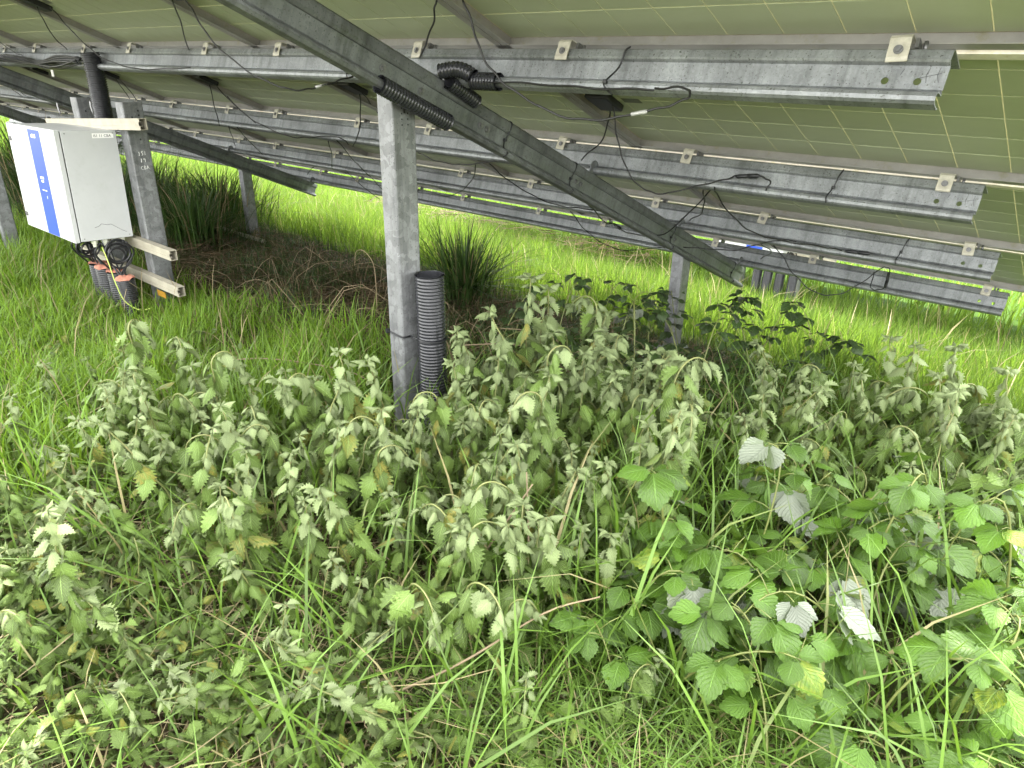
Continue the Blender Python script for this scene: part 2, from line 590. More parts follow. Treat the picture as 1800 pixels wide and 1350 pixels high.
# two bolt holes near the cut end
tmp = bpy.data.objects.new('tmp', pur_me); COL.objects.link(tmp)
cut = MB()
for hx in (-.535, -.435 - .03):
    cut.disc((hx, .012, -.132), (0, 1, 0), .0085, .03, 14)
cut_o = bpy.data.objects.new('cut', cut.fixed('cut')); COL.objects.link(cut_o)
bo = tmp.modifiers.new('b', 'BOOLEAN'); bo.object = cut_o; bo.operation = 'DIFFERENCE'; bo.solver = 'EXACT'
bpy.context.view_layer.update()
pur_me = bpy.data.meshes.new_from_object(tmp.evaluated_get(bpy.context.evaluated_depsgraph_get()))
bpy.data.objects.remove(tmp); bpy.data.objects.remove(cut_o)
pur_me.materials.clear()

cp = MB()                                   # clamp: strap hooked on the frame, bent over the purlin's lip
cp.extrude([(.050, -.0375), (.010, -.0380), (-.008, -.0395), (-.0125, -.046), (-.0115, -.060), (-.0135, -.090), (-.011, -.098), (-.014, -.101)], -.0028, -.023, .023)
clamp_me = cp.fixed('clamp')
bt = MB(); bt.disc((0, -.0172, -.074), (0, 1, .1), .0105, .003); bt.disc((0, -.020, -.074), (0, 1, .1), .006, .006, 6); bolt_me = bt.fixed('bolt')
bk = MB(); bk.box((.026, .012, -.058), (.034, .05, -.036)); bk.tube([(.045, .03, -.06), (.045, .03, -.038)], .005, 8); nut_me = bk.fixed('clamp_nut')
hm = MB()                                   # pencilled mark on the web of each cut end
def stroke(mb, pts, w, y):
    for (a, b) in zip(pts[:-1], pts[1:]):
        a, b = Vector(a), Vector(b)
        d = (b - a).normalized(); p = Vector((-d.y, d.x)) * w / 2
        q = [a - p - d * w * .3, b - p + d * w * .3, b + p + d * w * .3, a + p - d * w * .3]
        mb.add([(c.x, y, c.y) for c in q] + [(c.x, y + .0006, c.y) for c in q], [(0, 1, 2, 3), (7, 6, 5, 4), (0, 4, 5, 1), (1, 5, 6, 2), (2, 6, 7, 3), (3, 7, 4, 0)])
for L in ([(-.446, -.102), (-.450, -.118), (-.446, -.135)], [(-.425, -.100), (-.427, -.118), (-.421, -.133)], [(-.462, -.124), (-.420, -.113)], [(-.500, -.104), (-.505, -.119)]):
    stroke(hm, L, .0008, .0112)
mark_me = hm.fixed('pencil_mark')
CLX = [-.52, -1.49, -2.16, -3.10, -3.76, -4.66, -5.30, -6.20, -6.86, -7.76, -8.42, -9.32, -10.0, -10.9, -11.55, -12.45, -13.1, -14.0, -14.65]
PUR_S = [-.207 + ROW * i for i in range(-1, 4)]
PNAME = ['galvanised purlin at the upper edge of the array above the frame', 'nearest galvanised steel purlin crossing the top of the picture',
         'second galvanised steel purlin down, behind the slanting rafter', 'third galvanised steel purlin down with the cable connector',
         'lowest galvanised steel purlin above the sunlit grass']
for k, s in enumerate(PUR_S):
    o = thing('purlin', PNAME[k], 'beam', TM @ Vector((0, s, 0)), TROT, 'purlins of the array')
    link('beam', pur_me, MT['purlin'], o)
    link('pencil_mark', mark_me, MT['ink'], o)
    if k == 0:
        continue
    for x in CLX:
        c = link('clamp', clamp_me, MT['clamp'], o, Matrix.Translation((x + random.uniform(-.012, .012), random.uniform(-.002, .0005), random.uniform(-.004, .003))) @ Matrix.Rotation(random.uniform(-.09, .09), 4, 'Y'))
        link('bolt', bolt_me, MT['bolt'], c)
        link('clamp_nut', nut_me, MT['bolt'], c)

# ------------------------------------------------------------------ rafters and posts
RPROF = [(-.045, -.2000), (-.004, -.2005), (0.002, -.206), (.006, -.232), (.001, -.239), (-.008, -.243), (-.009, -.296), (-.003, -.303),
         (-.005, -.308), (.020, -.310), (.028, -.316), (.030, -.322), (.026, -.329), (.012, -.3315), (-.012, -.331)]
rm = MB(); rm.extrude([(a, b) for a, b in RPROF], .003, -1.25, 2.80, 'y'); raf_me = rm.fixed('rafter_beam')
bolts = MB()
for s in (-.52, -.345, -.03, .01, .62, .66, 1.55, 1.60, 1.78):
    bolts.disc((-.003, s, -.268), (1, 0, 0), .0125, .004, 16)
    bolts.disc((.001, s, -.268), (1, 0, 0), .0075, .008, 6)
raf_bolts = bolts.fixed('bolt')
b1 = MB(); b1.disc((-.003, 0, -.268), (1, 0, 0), .0125, .004, 16); b1.disc((.001, 0, -.268), (1, 0, 0), .0075, .008, 6); bolt1 = b1.fixed('bolt')
cl = MB()                                   # rounded cleat standing up behind each purlin
ring = [(math.cos(a) * .028, math.sin(a) * .028) for a in np.linspace(0, math.pi, 10)]
pts = [(.028, -.07), *ring, (-.028, -.07)]
cl.add([(-.012, p[0], -.165 + p[1]) for p in pts] + [(-.007, p[0], -.165 + p[1]) for p in pts],
       [tuple(range(len(pts))), tuple(range(2 * len(pts) - 1, len(pts) - 1, -1))] + [(i, (i + 1) % len(pts), len(pts) + (i + 1) % len(pts), len(pts) + i) for i in range(len(pts))])
cleat_me = cl.fixed('cleat')
def post_mesh(w, d, h):
    """folded channel post: front flange, deep web, rear flange with a return lip, closed top edge"""
    m = MB()
    r = .008
    prof = [(-w + .002, d - .02), (-w + .002, d), (-r, d), (-.002, d - .003), (0, d - r), (0, r), (-.002, .003), (-r, 0), (-w, 0), (-w, .025)]
    n = len(prof)
    t = .004
    off = []
    for i in range(n):
        p0, p1 = Vector(prof[max(i - 1, 0)]), Vector(prof[min(i + 1, n - 1)])
        tt = (p1 - p0).normalized()
        off.append(Vector(prof[i]) + Vector((tt.y, -tt.x)) * t)
    ringp = [Vector(p) for p in prof] + off[::-1]
    k = len(ringp)
    m.add([(p.x, p.y, 0) for p in ringp] + [(p.x, p.y, h) for p in ringp],
          [(i, (i + 1) % k, k + (i + 1) % k, k + i) for i in range(k)] + [(k + i, k + i + 1, 2 * k - 2 - i, 2 * k - 1 - i) for i in range(n - 1)])
    return m
RAFX = [-1.935, -6.95, -11.95]
RN = ['near slanting galvanised rafter that runs down across the middle of the picture', 'far galvanised rafter slanting down behind the white cabinet', 'farthest rafter of the array at its left']
FPN = ['tall galvanised post with a black ribbed pipe strapped to it', 'grey post at the left edge beside the cabinet', 'post at the far left of the array']
RPN = ['short galvanised post in brambles under the low end of the near rafter', 'short galvanised post in grass under the far rafter', 'far short post of the array']
for k, x in enumerate(RAFX):
    o = thing('rafter', RN[k], 'beam', TM @ Vector((x, 0, 0)), TROT, 'rafters of the array')
    link('beam', raf_me, MT['rafter'], o)
    for s in (-.52, -.345, -.03, .01, .65, .69, 1.55, 1.72):
        link('bolt', bolt1, MT['bolt'], o, Matrix.Translation((0, s, 0)))
    for s in PUR_S[1:]:
        link('cleat', cleat_me, MT['rafter'], o, Matrix.Translation((0, s - .02, 0)))
    for (y, zt, names) in ((1.622, tp(0, -.39, .25).z, FPN), (3.80, tp(0, 1.95, .27).z, RPN)):
        base = gz(x, y) - .25
        p = thing('post', names[k], 'post', (x - .023, y + .007, base), (0, 0, 0), 'posts of the array')
        part('channel', post_mesh(.072, .106, zt - base), MT['post'], p)
        if y < 2:
            sl = MB()
            for (yy, zz, w, h) in [(.055, -.045, .008, .03)] + [(.043, -.03 - .018 * i, .005, .005) for i in range(4)] + [(.069, -.03 - .018 * i, .005, .005) for i in range(4)]:
                sl.box((.0002, yy - w / 2, zt - base - .06 + zz), (.0010, yy + w / 2, zt - base - .06 + zz + h))
            part('slot', sl, MT['dark'], p)

# ------------------------------------------------------------------ ribbed hoses on the near frame
o = thing('ribbed_pipe', 'thick black ribbed pipe standing against the tall middle post', 'pipe', (-1.888, 1.716, gz(-1.9, 1.75) - .1))
mb = MB(); corrugated(mb, [(-1.888, 1.716, gz(-1.9, 1.75) - .1), (-1.886, 1.714, .3), (-1.888, 1.712, .645)], .0555, .0125, 28, .085)
part('pipe', mb, MT['hose'], o, True)
mb = MB()
zt = .40
ringp = [(-1.888 + .0575 * math.cos(a), 1.714 + .0575 * math.sin(a), zt - .004 * math.cos(a)) for a in np.linspace(-1.9, 1.9, 16)]
mb.tube(smooth_path([(-1.953, 1.66, zt), (-1.953, 1.622, zt + .006), (-2.034, 1.622, zt + .012)], 3), .0035, 6)
mb.tube(ringp, .0035, 6)
mb.tube([(-1.953, 1.66, zt + .002), ringp[0]], .0035, 6)
mb.box((-2.042, 1.616, zt + .004), (-2.030, 1.627, zt + .020))
part('cable_tie', mb, MT['black'], o, True)

def hose(label, path, r, pitch, name='ribbed_hose', n=18):
    o = thing(name, label, 'hose', path[0])
    mb = MB(); corrugated(mb, path, r, pitch, n, .15)
    part('hose', mb, MT['hose'], o, True)
    return o
xr = -1.935
hose('short black ribbed sleeve wrapped round the lower lip of the near rafter', [tp(xr + .030, -.545, .328), tp(xr + .030, -.38, .329), tp(xr + .030, -.225, .328)], .030, .0125)
hose('black ribbed sleeve over the upper lip of the near rafter', [tp(xr + .026, -.265, .203), tp(xr + .026, -.18, .206), tp(xr + .028, -.115, .212)], .026, .0125)
hose('black ribbed hose bending behind the near rafter top', smooth_path([tp(xr + .0, -.29, .180), tp(xr + .05, -.272, .163), tp(xr + .085, -.258, .164), tp(xr + .115, -.245, .176)], 5), .027, .0125)
hose('black ribbed sleeve round the lower lip of the nearest purlin', [tp(xr + .105, -.228, .183), tp(xr + .17, -.229, .183), tp(xr + .225, -.229, .183)], .029, .0125)

# ------------------------------------------------------------------ cable ties round the beams
def tie(label, pts, tail=None):
    o = thing('cable_tie', label, 'cable tie', pts[0])
    mb = MB(); mb.tube(smooth_path(pts, 4), .0028, 6)
    part('strap', mb, MT['black'], o, True)
    mb = MB(); c = Vector(pts[len(pts) // 2]); mb.rbox(c - Vector((.006, .006, .006)), c + Vector((.006, .004, .006)), .0015)
    part('lock', mb, MT['black'], o, True)
ps0 = PUR_S[1]
tie('long black cable tie hanging round the nearest purlin', [tp(-1.255, ps0 + .0, .058), tp(-1.262, ps0 - .010, .075), tp(-1.272, ps0 - .004, .120), tp(-1.283, ps0 - .036, .175), tp(-1.277, ps0 - .036, .193), tp(-1.262, ps0 - .01, .204)])
for (s, lb) in ((.12, 'black cable tie round the near rafter just past the ribbed sleeves'), (.60, 'black cable tie round the near rafter at the second purlin'), (1.66, 'black cable tie round the near rafter at the third purlin'), (2.62, 'black cable tie round the low end of the near rafter')):
    tie(lb, [tp(xr - .03, s, .197), tp(xr + .004, s + .004, .200), tp(xr + .008, s + .002, .235), tp(xr + .002, s - .004, .270), tp(xr + .006, s - .006, .300), tp(xr + .035, s - .008, .322), tp(xr + .02, s - .01, .337)])
for (x, s, lb) in ((-.885, PUR_S[2], 'thin black cable tie on the second purlin near its connector'), (-.80, PUR_S[3], 'thin black cable tie on the third purlin near its connector'), (-2.52, ps0, 'thin black cable tie on the nearest purlin left of the rafter'), (-3.35, PUR_S[2], 'thin black cable tie on the second purlin left of the tall post')):
    tie(lb, [tp(x + .02, s, .06), tp(x + .014, s - .012, .09), tp(x + .005, s - .004, .13), tp(x, s - .034, .175), tp(x + .004, s - .03, .196)])
CABLES = [
    ('thick black cable drooping from the top edge below the nearest purlin right of the rafter',
     [(-1.54, 1.552, 1.509), (-1.511, 1.559, 1.44), (-1.472, 1.563, 1.362), (-1.42, 1.577, 1.31), (-1.334, 1.594, 1.262), (-1.221, 1.615, 1.225), (-1.126, 1.651, 1.224), (-1.035, 1.696, 1.245), (-.972, 1.742, 1.266), (-.953, 1.788, 1.289), (-1.002, 1.83, 1.303), (-1.108, 1.864, 1.297)]),
    ('black cable lying along the lower lip of the nearest purlin',
     [(-1.107, 1.864, 1.295), (-1.298, 1.862, 1.292), (-1.516, 1.864, 1.297), (-1.761, 1.865, 1.299)]),
    ('black cable dropping from the top edge to the nearest purlin beside the rafter',
     [(-1.676, 1.577, 1.515), (-1.805, 1.689, 1.481), (-1.947, 1.79, 1.422), (-2.106, 1.896, 1.371)]),
    ('long black cable sagging from the top edge to the tall post head',
     [(-2.851, 1.427, 1.547), (-2.837, 1.458, 1.477), (-2.759, 1.48, 1.388), (-2.581, 1.504, 1.302), (-2.472, 1.548, 1.262), (-2.432, 1.604, 1.253), (-2.411, 1.67, 1.265), (-2.387, 1.738, 1.285), (-2.371, 1.806, 1.303), (-2.38, 1.867, 1.303)]),
    ('straight black cable dropping left of the sagging one to a junction box',
     [(-2.961, 1.429, 1.551), (-3.519, 1.72, 1.494), (-4.003, 1.983, 1.373), (-4.453, 2.243, 1.243)]),
    ('short black lead curving from the junction box to behind the rafter',
     [(-1.673, 2.483, 1.22), (-1.744, 2.6, 1.164), (-1.839, 2.697, 1.062), (-2.01, 2.791, .954)]),
    ('long black lead looping from the junction box under the second purlin',
     [(-1.659, 2.485, 1.224), (-1.63, 2.49, 1.111), (-1.6, 2.502, 1.016), (-1.55, 2.52, .936), (-1.502, 2.557, .898), (-1.452, 2.606, .889), (-1.364, 2.671, .919), (-1.288, 2.734, .944), (-1.247, 2.794, .962)]),
    ('black cable end curling past the connector on the second purlin',
     [(-1.247, 2.794, .962), (-1.19, 2.798, .97), (-1.135, 2.796, .967), (-1.104, 2.789, .95), (-1.115, 2.777, .922)]),
    ('black cable swinging from the second purlin down across the near rafter',
     [(-1.258, 2.793, .959), (-1.394, 2.945, .902), (-1.513, 3.085, .816), (-1.675, 3.201, .674), (-1.83, 3.329, .56), (-2.016, 3.477, .493), (-2.265, 3.637, .452), (-2.451, 3.808, .441)]),
    ('black cable running from second to third purlin near the open end',
     [(-1.324, 2.772, .909), (-1.377, 2.926, .851), (-1.333, 3.055, .735), (-1.293, 3.202, .661), (-1.214, 3.361, .614), (-1.107, 3.526, .58), (-1.046, 3.689, .544)]),
    ('short black lead bending down to the third purlin cleat',
     [(-1.369, 2.765, .893), (-1.495, 3.046, .798), (-1.641, 3.321, .69), (-1.841, 3.6, .589)]),
    ('black cable hanging below the lowest purlin and curling up in a loop',
     [(-1.504, 3.976, .452), (-1.448, 4.006, .388), (-1.36, 4.02, .286), (-1.253, 4.047, .213), (-1.157, 4.098, .199), (-1.082, 4.174, .242), (-1.017, 4.262, .316), (-.99, 4.333, .347), (-.97, 4.384, .331), (-.968, 4.415, .269), (-.985, 4.446, .208), (-1.036, 4.488, .171), (-1.08, 4.544, .167), (-1.105, 4.632, .24)]),
    ('black cable crossing the low part of the near rafter',
     [(-1.853, 3.581, .442), (-1.724, 3.596, .452), (-1.568, 3.613, .467), (-1.461, 3.642, .51), (-1.355, 3.669, .547), (-1.272, 3.682, .553)]),
    ('short black lead between the third and lowest purlins',
     [(-1.808, 4.614, .198), (-1.571, 4.149, .365), (-1.454, 3.676, .512)]),
    ('black cable clipped below the rafter beside the third purlin',
     [(-2.428, 3.76, .455), (-2.323, 3.472, .534), (-2.199, 3.198, .645), (-2.103, 2.927, .762)]),
    ('black lead hanging in a curve left of the tall post head',
     [(-3.224, 2.473, 1.196), (-3.35, 2.569, 1.092), (-3.501, 2.659, .974), (-3.697, 2.76, .88)]),
    ('black lead slanting behind the tall post head',
     [(-3.21, 2.478, 1.208), (-3.383, 2.662, 1.147), (-3.515, 2.835, 1.059)]),
    ('black cable sagging along the second purlin left of the tall post',
     [(-4.246, 2.29, 1.149), (-4.156, 2.335, 1.058), (-4.011, 2.387, .985), (-3.883, 2.453, .943), (-3.829, 2.533, .936), (-3.779, 2.619, .941), (-3.72, 2.698, .931), (-3.746, 2.763, .889)]),
    ('long straight black cable slanting down behind the tall post',
     [(-3.868, 2.769, .903), (-4.292, 3.219, .699), (-4.685, 3.669, .496), (-5.087, 4.12, .297), (-5.477, 4.587, .134)]),
    ('short black lead hanging from the second purlin left of the tall post',
     [(-3.952, 2.765, .894), (-4.587, 3.229, .724), (-5.233, 3.677, .516)]),
    ('black cable sagging under the second purlin right of the tall post',
     [(-3.113, 2.766, .896), (-2.972, 2.763, .866), (-2.823, 2.769, .859), (-2.701, 2.783, .872), (-2.565, 2.803, .898), (-2.444, 2.82, .916), (-2.367, 2.818, .89)]),
    ('black lead curling down right of the tall post',
     [(-2.659, 2.756, .873), (-2.891, 2.978, .764), (-3.186, 3.195, .644), (-3.542, 3.415, .531), (-3.975, 3.658, .471)]),
    ('black cable slanting along the third purlin behind the rafter',
     [(-2.756, 2.965, .852), (-2.721, 3.094, .753), (-2.64, 3.226, .662), (-2.561, 3.371, .6), (-2.531, 3.53, .571), (-2.471, 3.687, .539)]),
    ('black cable sagging below the lowest purlin over the bright grass',
     [(-2.928, 3.972, .443), (-2.885, 4.07, .323), (-2.778, 4.172, .212), (-2.666, 4.3, .161), (-2.57, 4.451, .164), (-2.431, 4.608, .182)]),
    ('short black lead at the top left corner',
     [(-4.595, 1.495, 1.579), (-4.995, 1.64, 1.537), (-5.271, 1.769, 1.457), (-5.491, 1.903, 1.387)]),
    ('black cable from the top left corner to the nearest purlin',
     [(-4.414, 1.494, 1.576), (-4.401, 1.544, 1.502), (-4.31, 1.585, 1.408), (-4.232, 1.638, 1.341), (-4.1, 1.704, 1.303), (-4.02, 1.783, 1.297), (-3.794, 1.869, 1.309)]),
    ('black lead hanging right of the upright ribbed pipe, left of a pair',
     [(-6.258, 2.46, 1.216), (-6.591, 2.64, 1.119), (-6.925, 2.819, 1.019)]),
    ('black lead hanging right of the upright ribbed pipe, right of a pair',
     [(-6.195, 2.461, 1.218), (-6.48, 2.639, 1.118), (-6.761, 2.816, 1.012)]),
    ('black lead hanging straight from the left junction box',
     [(-4.901, 2.525, 1.191), (-5.096, 2.643, 1.036), (-5.306, 2.767, .897)]),
    ('black lead slanting from the left junction box',
     [(-4.841, 2.532, 1.206), (-4.911, 2.665, 1.088), (-4.824, 2.787, .945)]),
    ('short black lead above the far rafter, left of a pair',
     [(-5.178, 2.77, .905), (-6.022, 3.24, .749), (-6.844, 3.705, .581)]),
    ('short black lead above the far rafter, right of a pair',
     [(-5.065, 2.77, .904), (-5.717, 3.23, .726), (-6.33, 3.688, .541)]),
    ('black cable at the left edge by the nearest purlin',
     [(-6.877, 1.925, 1.44), (-6.549, 1.899, 1.378), (-6.309, 1.886, 1.349)]),
    ('thin black lead at the left edge under the second row, left of a pair',
     [(-9.244, 2.513, 1.162), (-9.438, 2.64, 1.029), (-9.632, 2.783, .935)]),
    ('thin black lead at the left edge under the second row, right of a pair',
     [(-9.055, 2.508, 1.15), (-9.053, 2.622, .987), (-9.273, 2.784, .937)]),
    ('black cable arching over the low end of the far rafter',
     [(-5.568, 3.648, .447), (-5.76, 3.879, .486), (-5.897, 4.094, .487), (-5.936, 4.278, .416), (-5.776, 4.412, .227), (-5.742, 4.574, .102)]),
]
for (lb, pts) in CABLES:
    o = thing('cable', lb, 'cable', pts[0], group='module leads under the array')
    ph = random.uniform(0, 6)
    wv = [p + Vector((math.sin(i * .9 + ph), math.sin(i * .7 + 2 * ph), math.sin(i * 1.1 + 3 * ph))) * .0022 for i, p in enumerate(smooth_path(pts, 6))]
    mb = MB(); mb.tube(wv, .0031, 7)
    part('lead', mb, MT['cable'], o, True)
def connector(label, a, b):
    a, b = Vector(a), Vector(b)
    o = thing('cable_connector', label, 'connector', a, group='plug connectors of the module leads')
    d = b - a
    mb = MB(); mb.tube([a, a + d * .06, a + d * .1, a + d * .44, a + d * .46, a + d * .54, a + d * .56, a + d * .9, a + d * .94, b],
                       [.004, .006, .0085, .0085, .0065, .0065, .0095, .0095, .006, .004], 10)
    part('plug', mb, MT['black'], o, True)
connector('black plug connector on the second purlin', (-1.248, 2.788, .960), (-1.151, 2.793, .972))
connector('black plug connector on the third purlin', (-1.031, 3.684, .544), (-.913, 3.686, .550))
connector('black plug connector hanging at the lowest purlin', (-1.021, 4.629, .257), (-1.013, 4.591, .168))
connector('black plug connector below the rafter by the third purlin', (-2.439, 3.762, .460), (-2.371, 3.752, .436))
for (lb, a, b) in (('small foil label on the cable drooping right of the rafter', (-1.062, 1.683, 1.238), (-1.026, 1.701, 1.247)), ('small foil label on the long sagging cable left of the post', (-2.416, 1.655, 1.262), (-2.403, 1.695, 1.272))):
    o = thing('cable_label', lb, 'label', a)
    mb = MB(); mb.tube([a, b], .0055, 8); part('foil', mb, MT['silver'], o, True)

# ------------------------------------------------------------------ the combiner cabinet, its rails, posts and pipes
def text_mesh(s, size):
    cu = bpy.data.curves.new('txt', 'FONT'); cu.body = s; cu.size = size; cu.extrude = .0003
    cu.resolution_u = 3
    ob = bpy.data.objects.new('txt', cu); COL.objects.link(ob)
    bpy.context.view_layer.update()
    me = bpy.data.meshes.new_from_object(ob.evaluated_get(bpy.context.evaluated_depsgraph_get()))
    bpy.data.objects.remove(ob)
    return me
CX0, CX1, CY0, CY1, CZ0, CZ1 = -5.52, -4.70, 1.478, 1.778, .325, .962
def cabinet(label):
    o = thing('electrical_cabinet', label, 'cabinet', (CX0, CY0, CZ0))
    mb = MB(); mb.rbox((CX0 + .004, CY0, CZ0 + .004), (CX1, CY1, CZ1 - .004), .003); part('body', mb, MT['cabinet'], o, True)
    mb = MB(); mb.box((CX0 + .008, CY0 - .006, CZ0 + .008), (CX1 - .005, CY0 + .001, CZ1 - .008)); part('gasket', mb, MT['dark'], o, True)
    mb = MB(); mb.rbox((CX0, CY0 - .034, CZ0), (CX1 + .001, CY0 - .006, CZ1), .0025); door = part('door', mb, MT['cabinet'], o, True)
    door.location = (0, 0, 0)
    def sub(name, mb, mat):
        q = part(name, mb, mat, o, True); q.parent = door; return q
    yf = CY0 - .034
    sx = CX0 + .385
    mb = MB(); mb.box((sx, yf - .0012, CZ0 + .004), (sx + .195, yf + .0005, CZ1 - .016)); sub('blue_stripe', mb, MT['blue'])
    mb = MB()
    for (dx, z, w, h) in ((.05, .90, .075, .022), (.065, .665, .06, .014), (.075, .645, .035, .012), (.06, .595, .075, .004), (.115, .55, .004, .016)):
        if h > .012:
            for q in range(4):
                mb.box((sx + dx + q * w / 4, yf - .0022, z), (sx + dx + q * w / 4 + w / 5.5, yf - .0011, z + h * (.8 + .2 * (q % 2))))
        else:
            mb.box((sx + dx, yf - .0022, z), (sx + dx + w, yf - .0011, z + h))
    sub('stripe_print', mb, MT['white'])
    for z in (CZ0 + .08, CZ1 - .09):
        mb = MB(); mb.disc((CX0 + .04, yf - .004, z), (0, 1, 0), .014, .01, 14); mb.box((CX0 + .037, yf - .011, z - .008), (CX0 + .043, yf - .008, z + .008)); sub('lock', mb, MT['bolt'])
    # label plate with its lettering on the right side
    mb = MB(); mb.box((CX1 - .0002, CY1 - .135, .915), (CX1 + .0008, CY1 - .018, .942)); pl = part('label_plate', mb, MT['white'], o, True)
    me = text_mesh('IS1 11 CBA', .021); me.materials.append(MT['ink'])
    tx = link('lettering', me, None, o)
    tx.matrix_basis = Matrix.Translation((CX1 + .0012 - CX0, CY1 - .130 - CY0, .921 - CZ0)) @ Matrix(((0, 0, 1, 0), (1, 0, 0, 0), (0, 1, 0, 0), (0, 0, 0, 1)))
    tx.parent = o
    mb = MB()
    sc_ = [(1.565, .405), (1.59, .412), (1.605, .425), (1.64, .415), (1.66, .418), (1.685, .40), (1.72, .375), (1.745, .362)]
    for a_, b_ in zip(sc_[:-1], sc_[1:]):
        mb.tube([(CX1 + .0006, *a_), (CX1 + .0006, *b_)], .0009, 4)
    part('scratch', mb, MT['ink'], o, True)
    for (ys_, zs_) in ((CY0 + .02, CZ0 + .02), (CY0 + .02, CZ1 - .02), (CY1 - .02, CZ0 + .02), (CY1 - .02, CZ1 - .02)):
        mb = MB(); mb.disc((CX1 + .0005, ys_, zs_), (1, 0, 0), .004, .001, 8); part('screw', mb, MT['bolt'], o, True)
    for i, (gx_, gy_) in enumerate(((-4.735, 1.56), (-4.735, 1.625), (-4.735, 1.675), (-4.735, 1.72), (-4.83, 1.60), (-4.83, 1.68))):
        mb = MB(); mb.tube([(gx_, gy_, CZ0 + .006), (gx_, gy_, CZ0 - .018), (gx_, gy_, CZ0 - .020), (gx_, gy_, CZ0 - .04)], [.017, .017, .013, .010], 8, True, False)
        part('cable_gland', mb, MT['gland'], o, True)
    return o
cab1 = cabinet('white electrical cabinet with blue stripe at the left, on cream rails')
cab1.rotation_euler = (R(-2), R(-.6), 0)

def crail(label, x0, x1, y, z, h=.060, d=.042):
    o = thing('mounting_rail', label, 'rail', (x0, y, z))
    prof = [(.0, h * .66), (0, h), (d, h), (d, 0), (0, 0), (0, h * .38)]      # channel with an open slot towards the cabinet
    mb = MB()
    t = .0035
    for (a, b) in (((0, 0), (d, t)), ((0, h - t), (d, h)), ((d - t, t), (d, h - t)), ((0, h * .68), (t, h - t)), ((0, t), (t, h * .36)), ((t, h * .68), (t * 4, h * .68 + t)), ((t, h * .36 - t), (t * 4, h * .36))):
        mb.box((x0, y + a[0], z + a[1]), (x1, y + b[0], z + b[1]))
    part('channel', mb, MT['cream'], o, True)
    mb = MB()
    mb.box((x0 + .002, y + .0008, z + h * .37), (x1 - .012, y + .0015, z + h * .67))
    part('slot_strip', mb, MT['cream'], o, True)
    return o
rails1 = [crail('upper cream rail behind the top of the white cabinet', -5.80, -4.30, 1.7785, .983, .062),
          crail('middle cream rail just below the white cabinet', -5.70, -4.22, 1.7785, .256),
          crail('lowest cream rail in the grass under the white cabinet', -5.70, -4.20, 1.7785, .038)]
rails1[0].rotation_euler = (0, R(-3.2), 0)
rails1[0].location.z -= .085
for x in (-4.92, -5.48):
    mb = MB(); mb.tube(smooth_path([(x, 1.776, 1.06), (x, 1.772, 1.03), (x + .01, 1.774, .985)], 3), .006, 6)
    part('rail_hook', mb, MT['bolt'], rails1[0], True)
cposts = []
for (x, lb) in ((-4.605, 'grey post with chalk writing beside the white cabinet'), (-5.30, 'grey post whose top shows above the white cabinet')):
    b = gz(x, 1.83) - .2
    p = thing('post', lb, 'post', (x, 1.823, b), (0, 0, 0))
    part('channel', post_mesh(.092, .12, 1.112 - b), MT['post'], p)
    for (yy, zz) in ((.045, 1.03), (.085, 1.04), (.085, 1.065), (.07, .905)):
        mb = MB(); mb.disc((x + .0005, 1.823 + yy, zz), (1, 0, 0), .0055, .001, 10); part('bolt_hole', mb, MT['dark'], p, True)
    cposts.append(p)
ch = MB()
def scrawl(mb, strokes, y0, z0, sc, x):
    for st in strokes:
        st = [(y0 + a * sc, z0 + b * sc) for a, b in st]
        for (a, b) in zip(st[:-1], st[1:]):
            mb.tube([(x, *a), (x, *b)], .0012, 4, True, False)
GL = {'1': [[(.3, 0), (.32, 1)]], 'S': [[(.6, .95), (.3, 1), (.12, .75), (.5, .45), (.4, .05), (.05, .05)]], '4': [[(.5, 0), (.55, 1), (.35, .95)]],
      '9': [[(.6, .75), (.3, 1), (.15, .7), (.5, .6), (.6, .8), (.5, 0)]], 'C': [[(.6, .85), (.25, .9), (.05, .4), (.3, .02), (.6, .12)]],
      'B': [[(.15, 0), (.15, 1), (.55, .8), (.2, .52), (.6, .25), (.15, 0)]], 'A': [[(0, 0), (.3, 1), (.65, .1)], [(.1, .35), (.55, .4)]], '.': [[(.1, .0), (.2, .03)]]}
for (s, y0, z0) in (('1S1', 1.862, .815), ('19', 1.868, .775), ('CBA.', 1.864, .732)):
    for i, c in enumerate(s):
        scrawl(ch, GL[c], y0 + i * .017, z0, .022, -4.6035)
part('chalk_writing', ch, MT['white'], cposts[0], True)

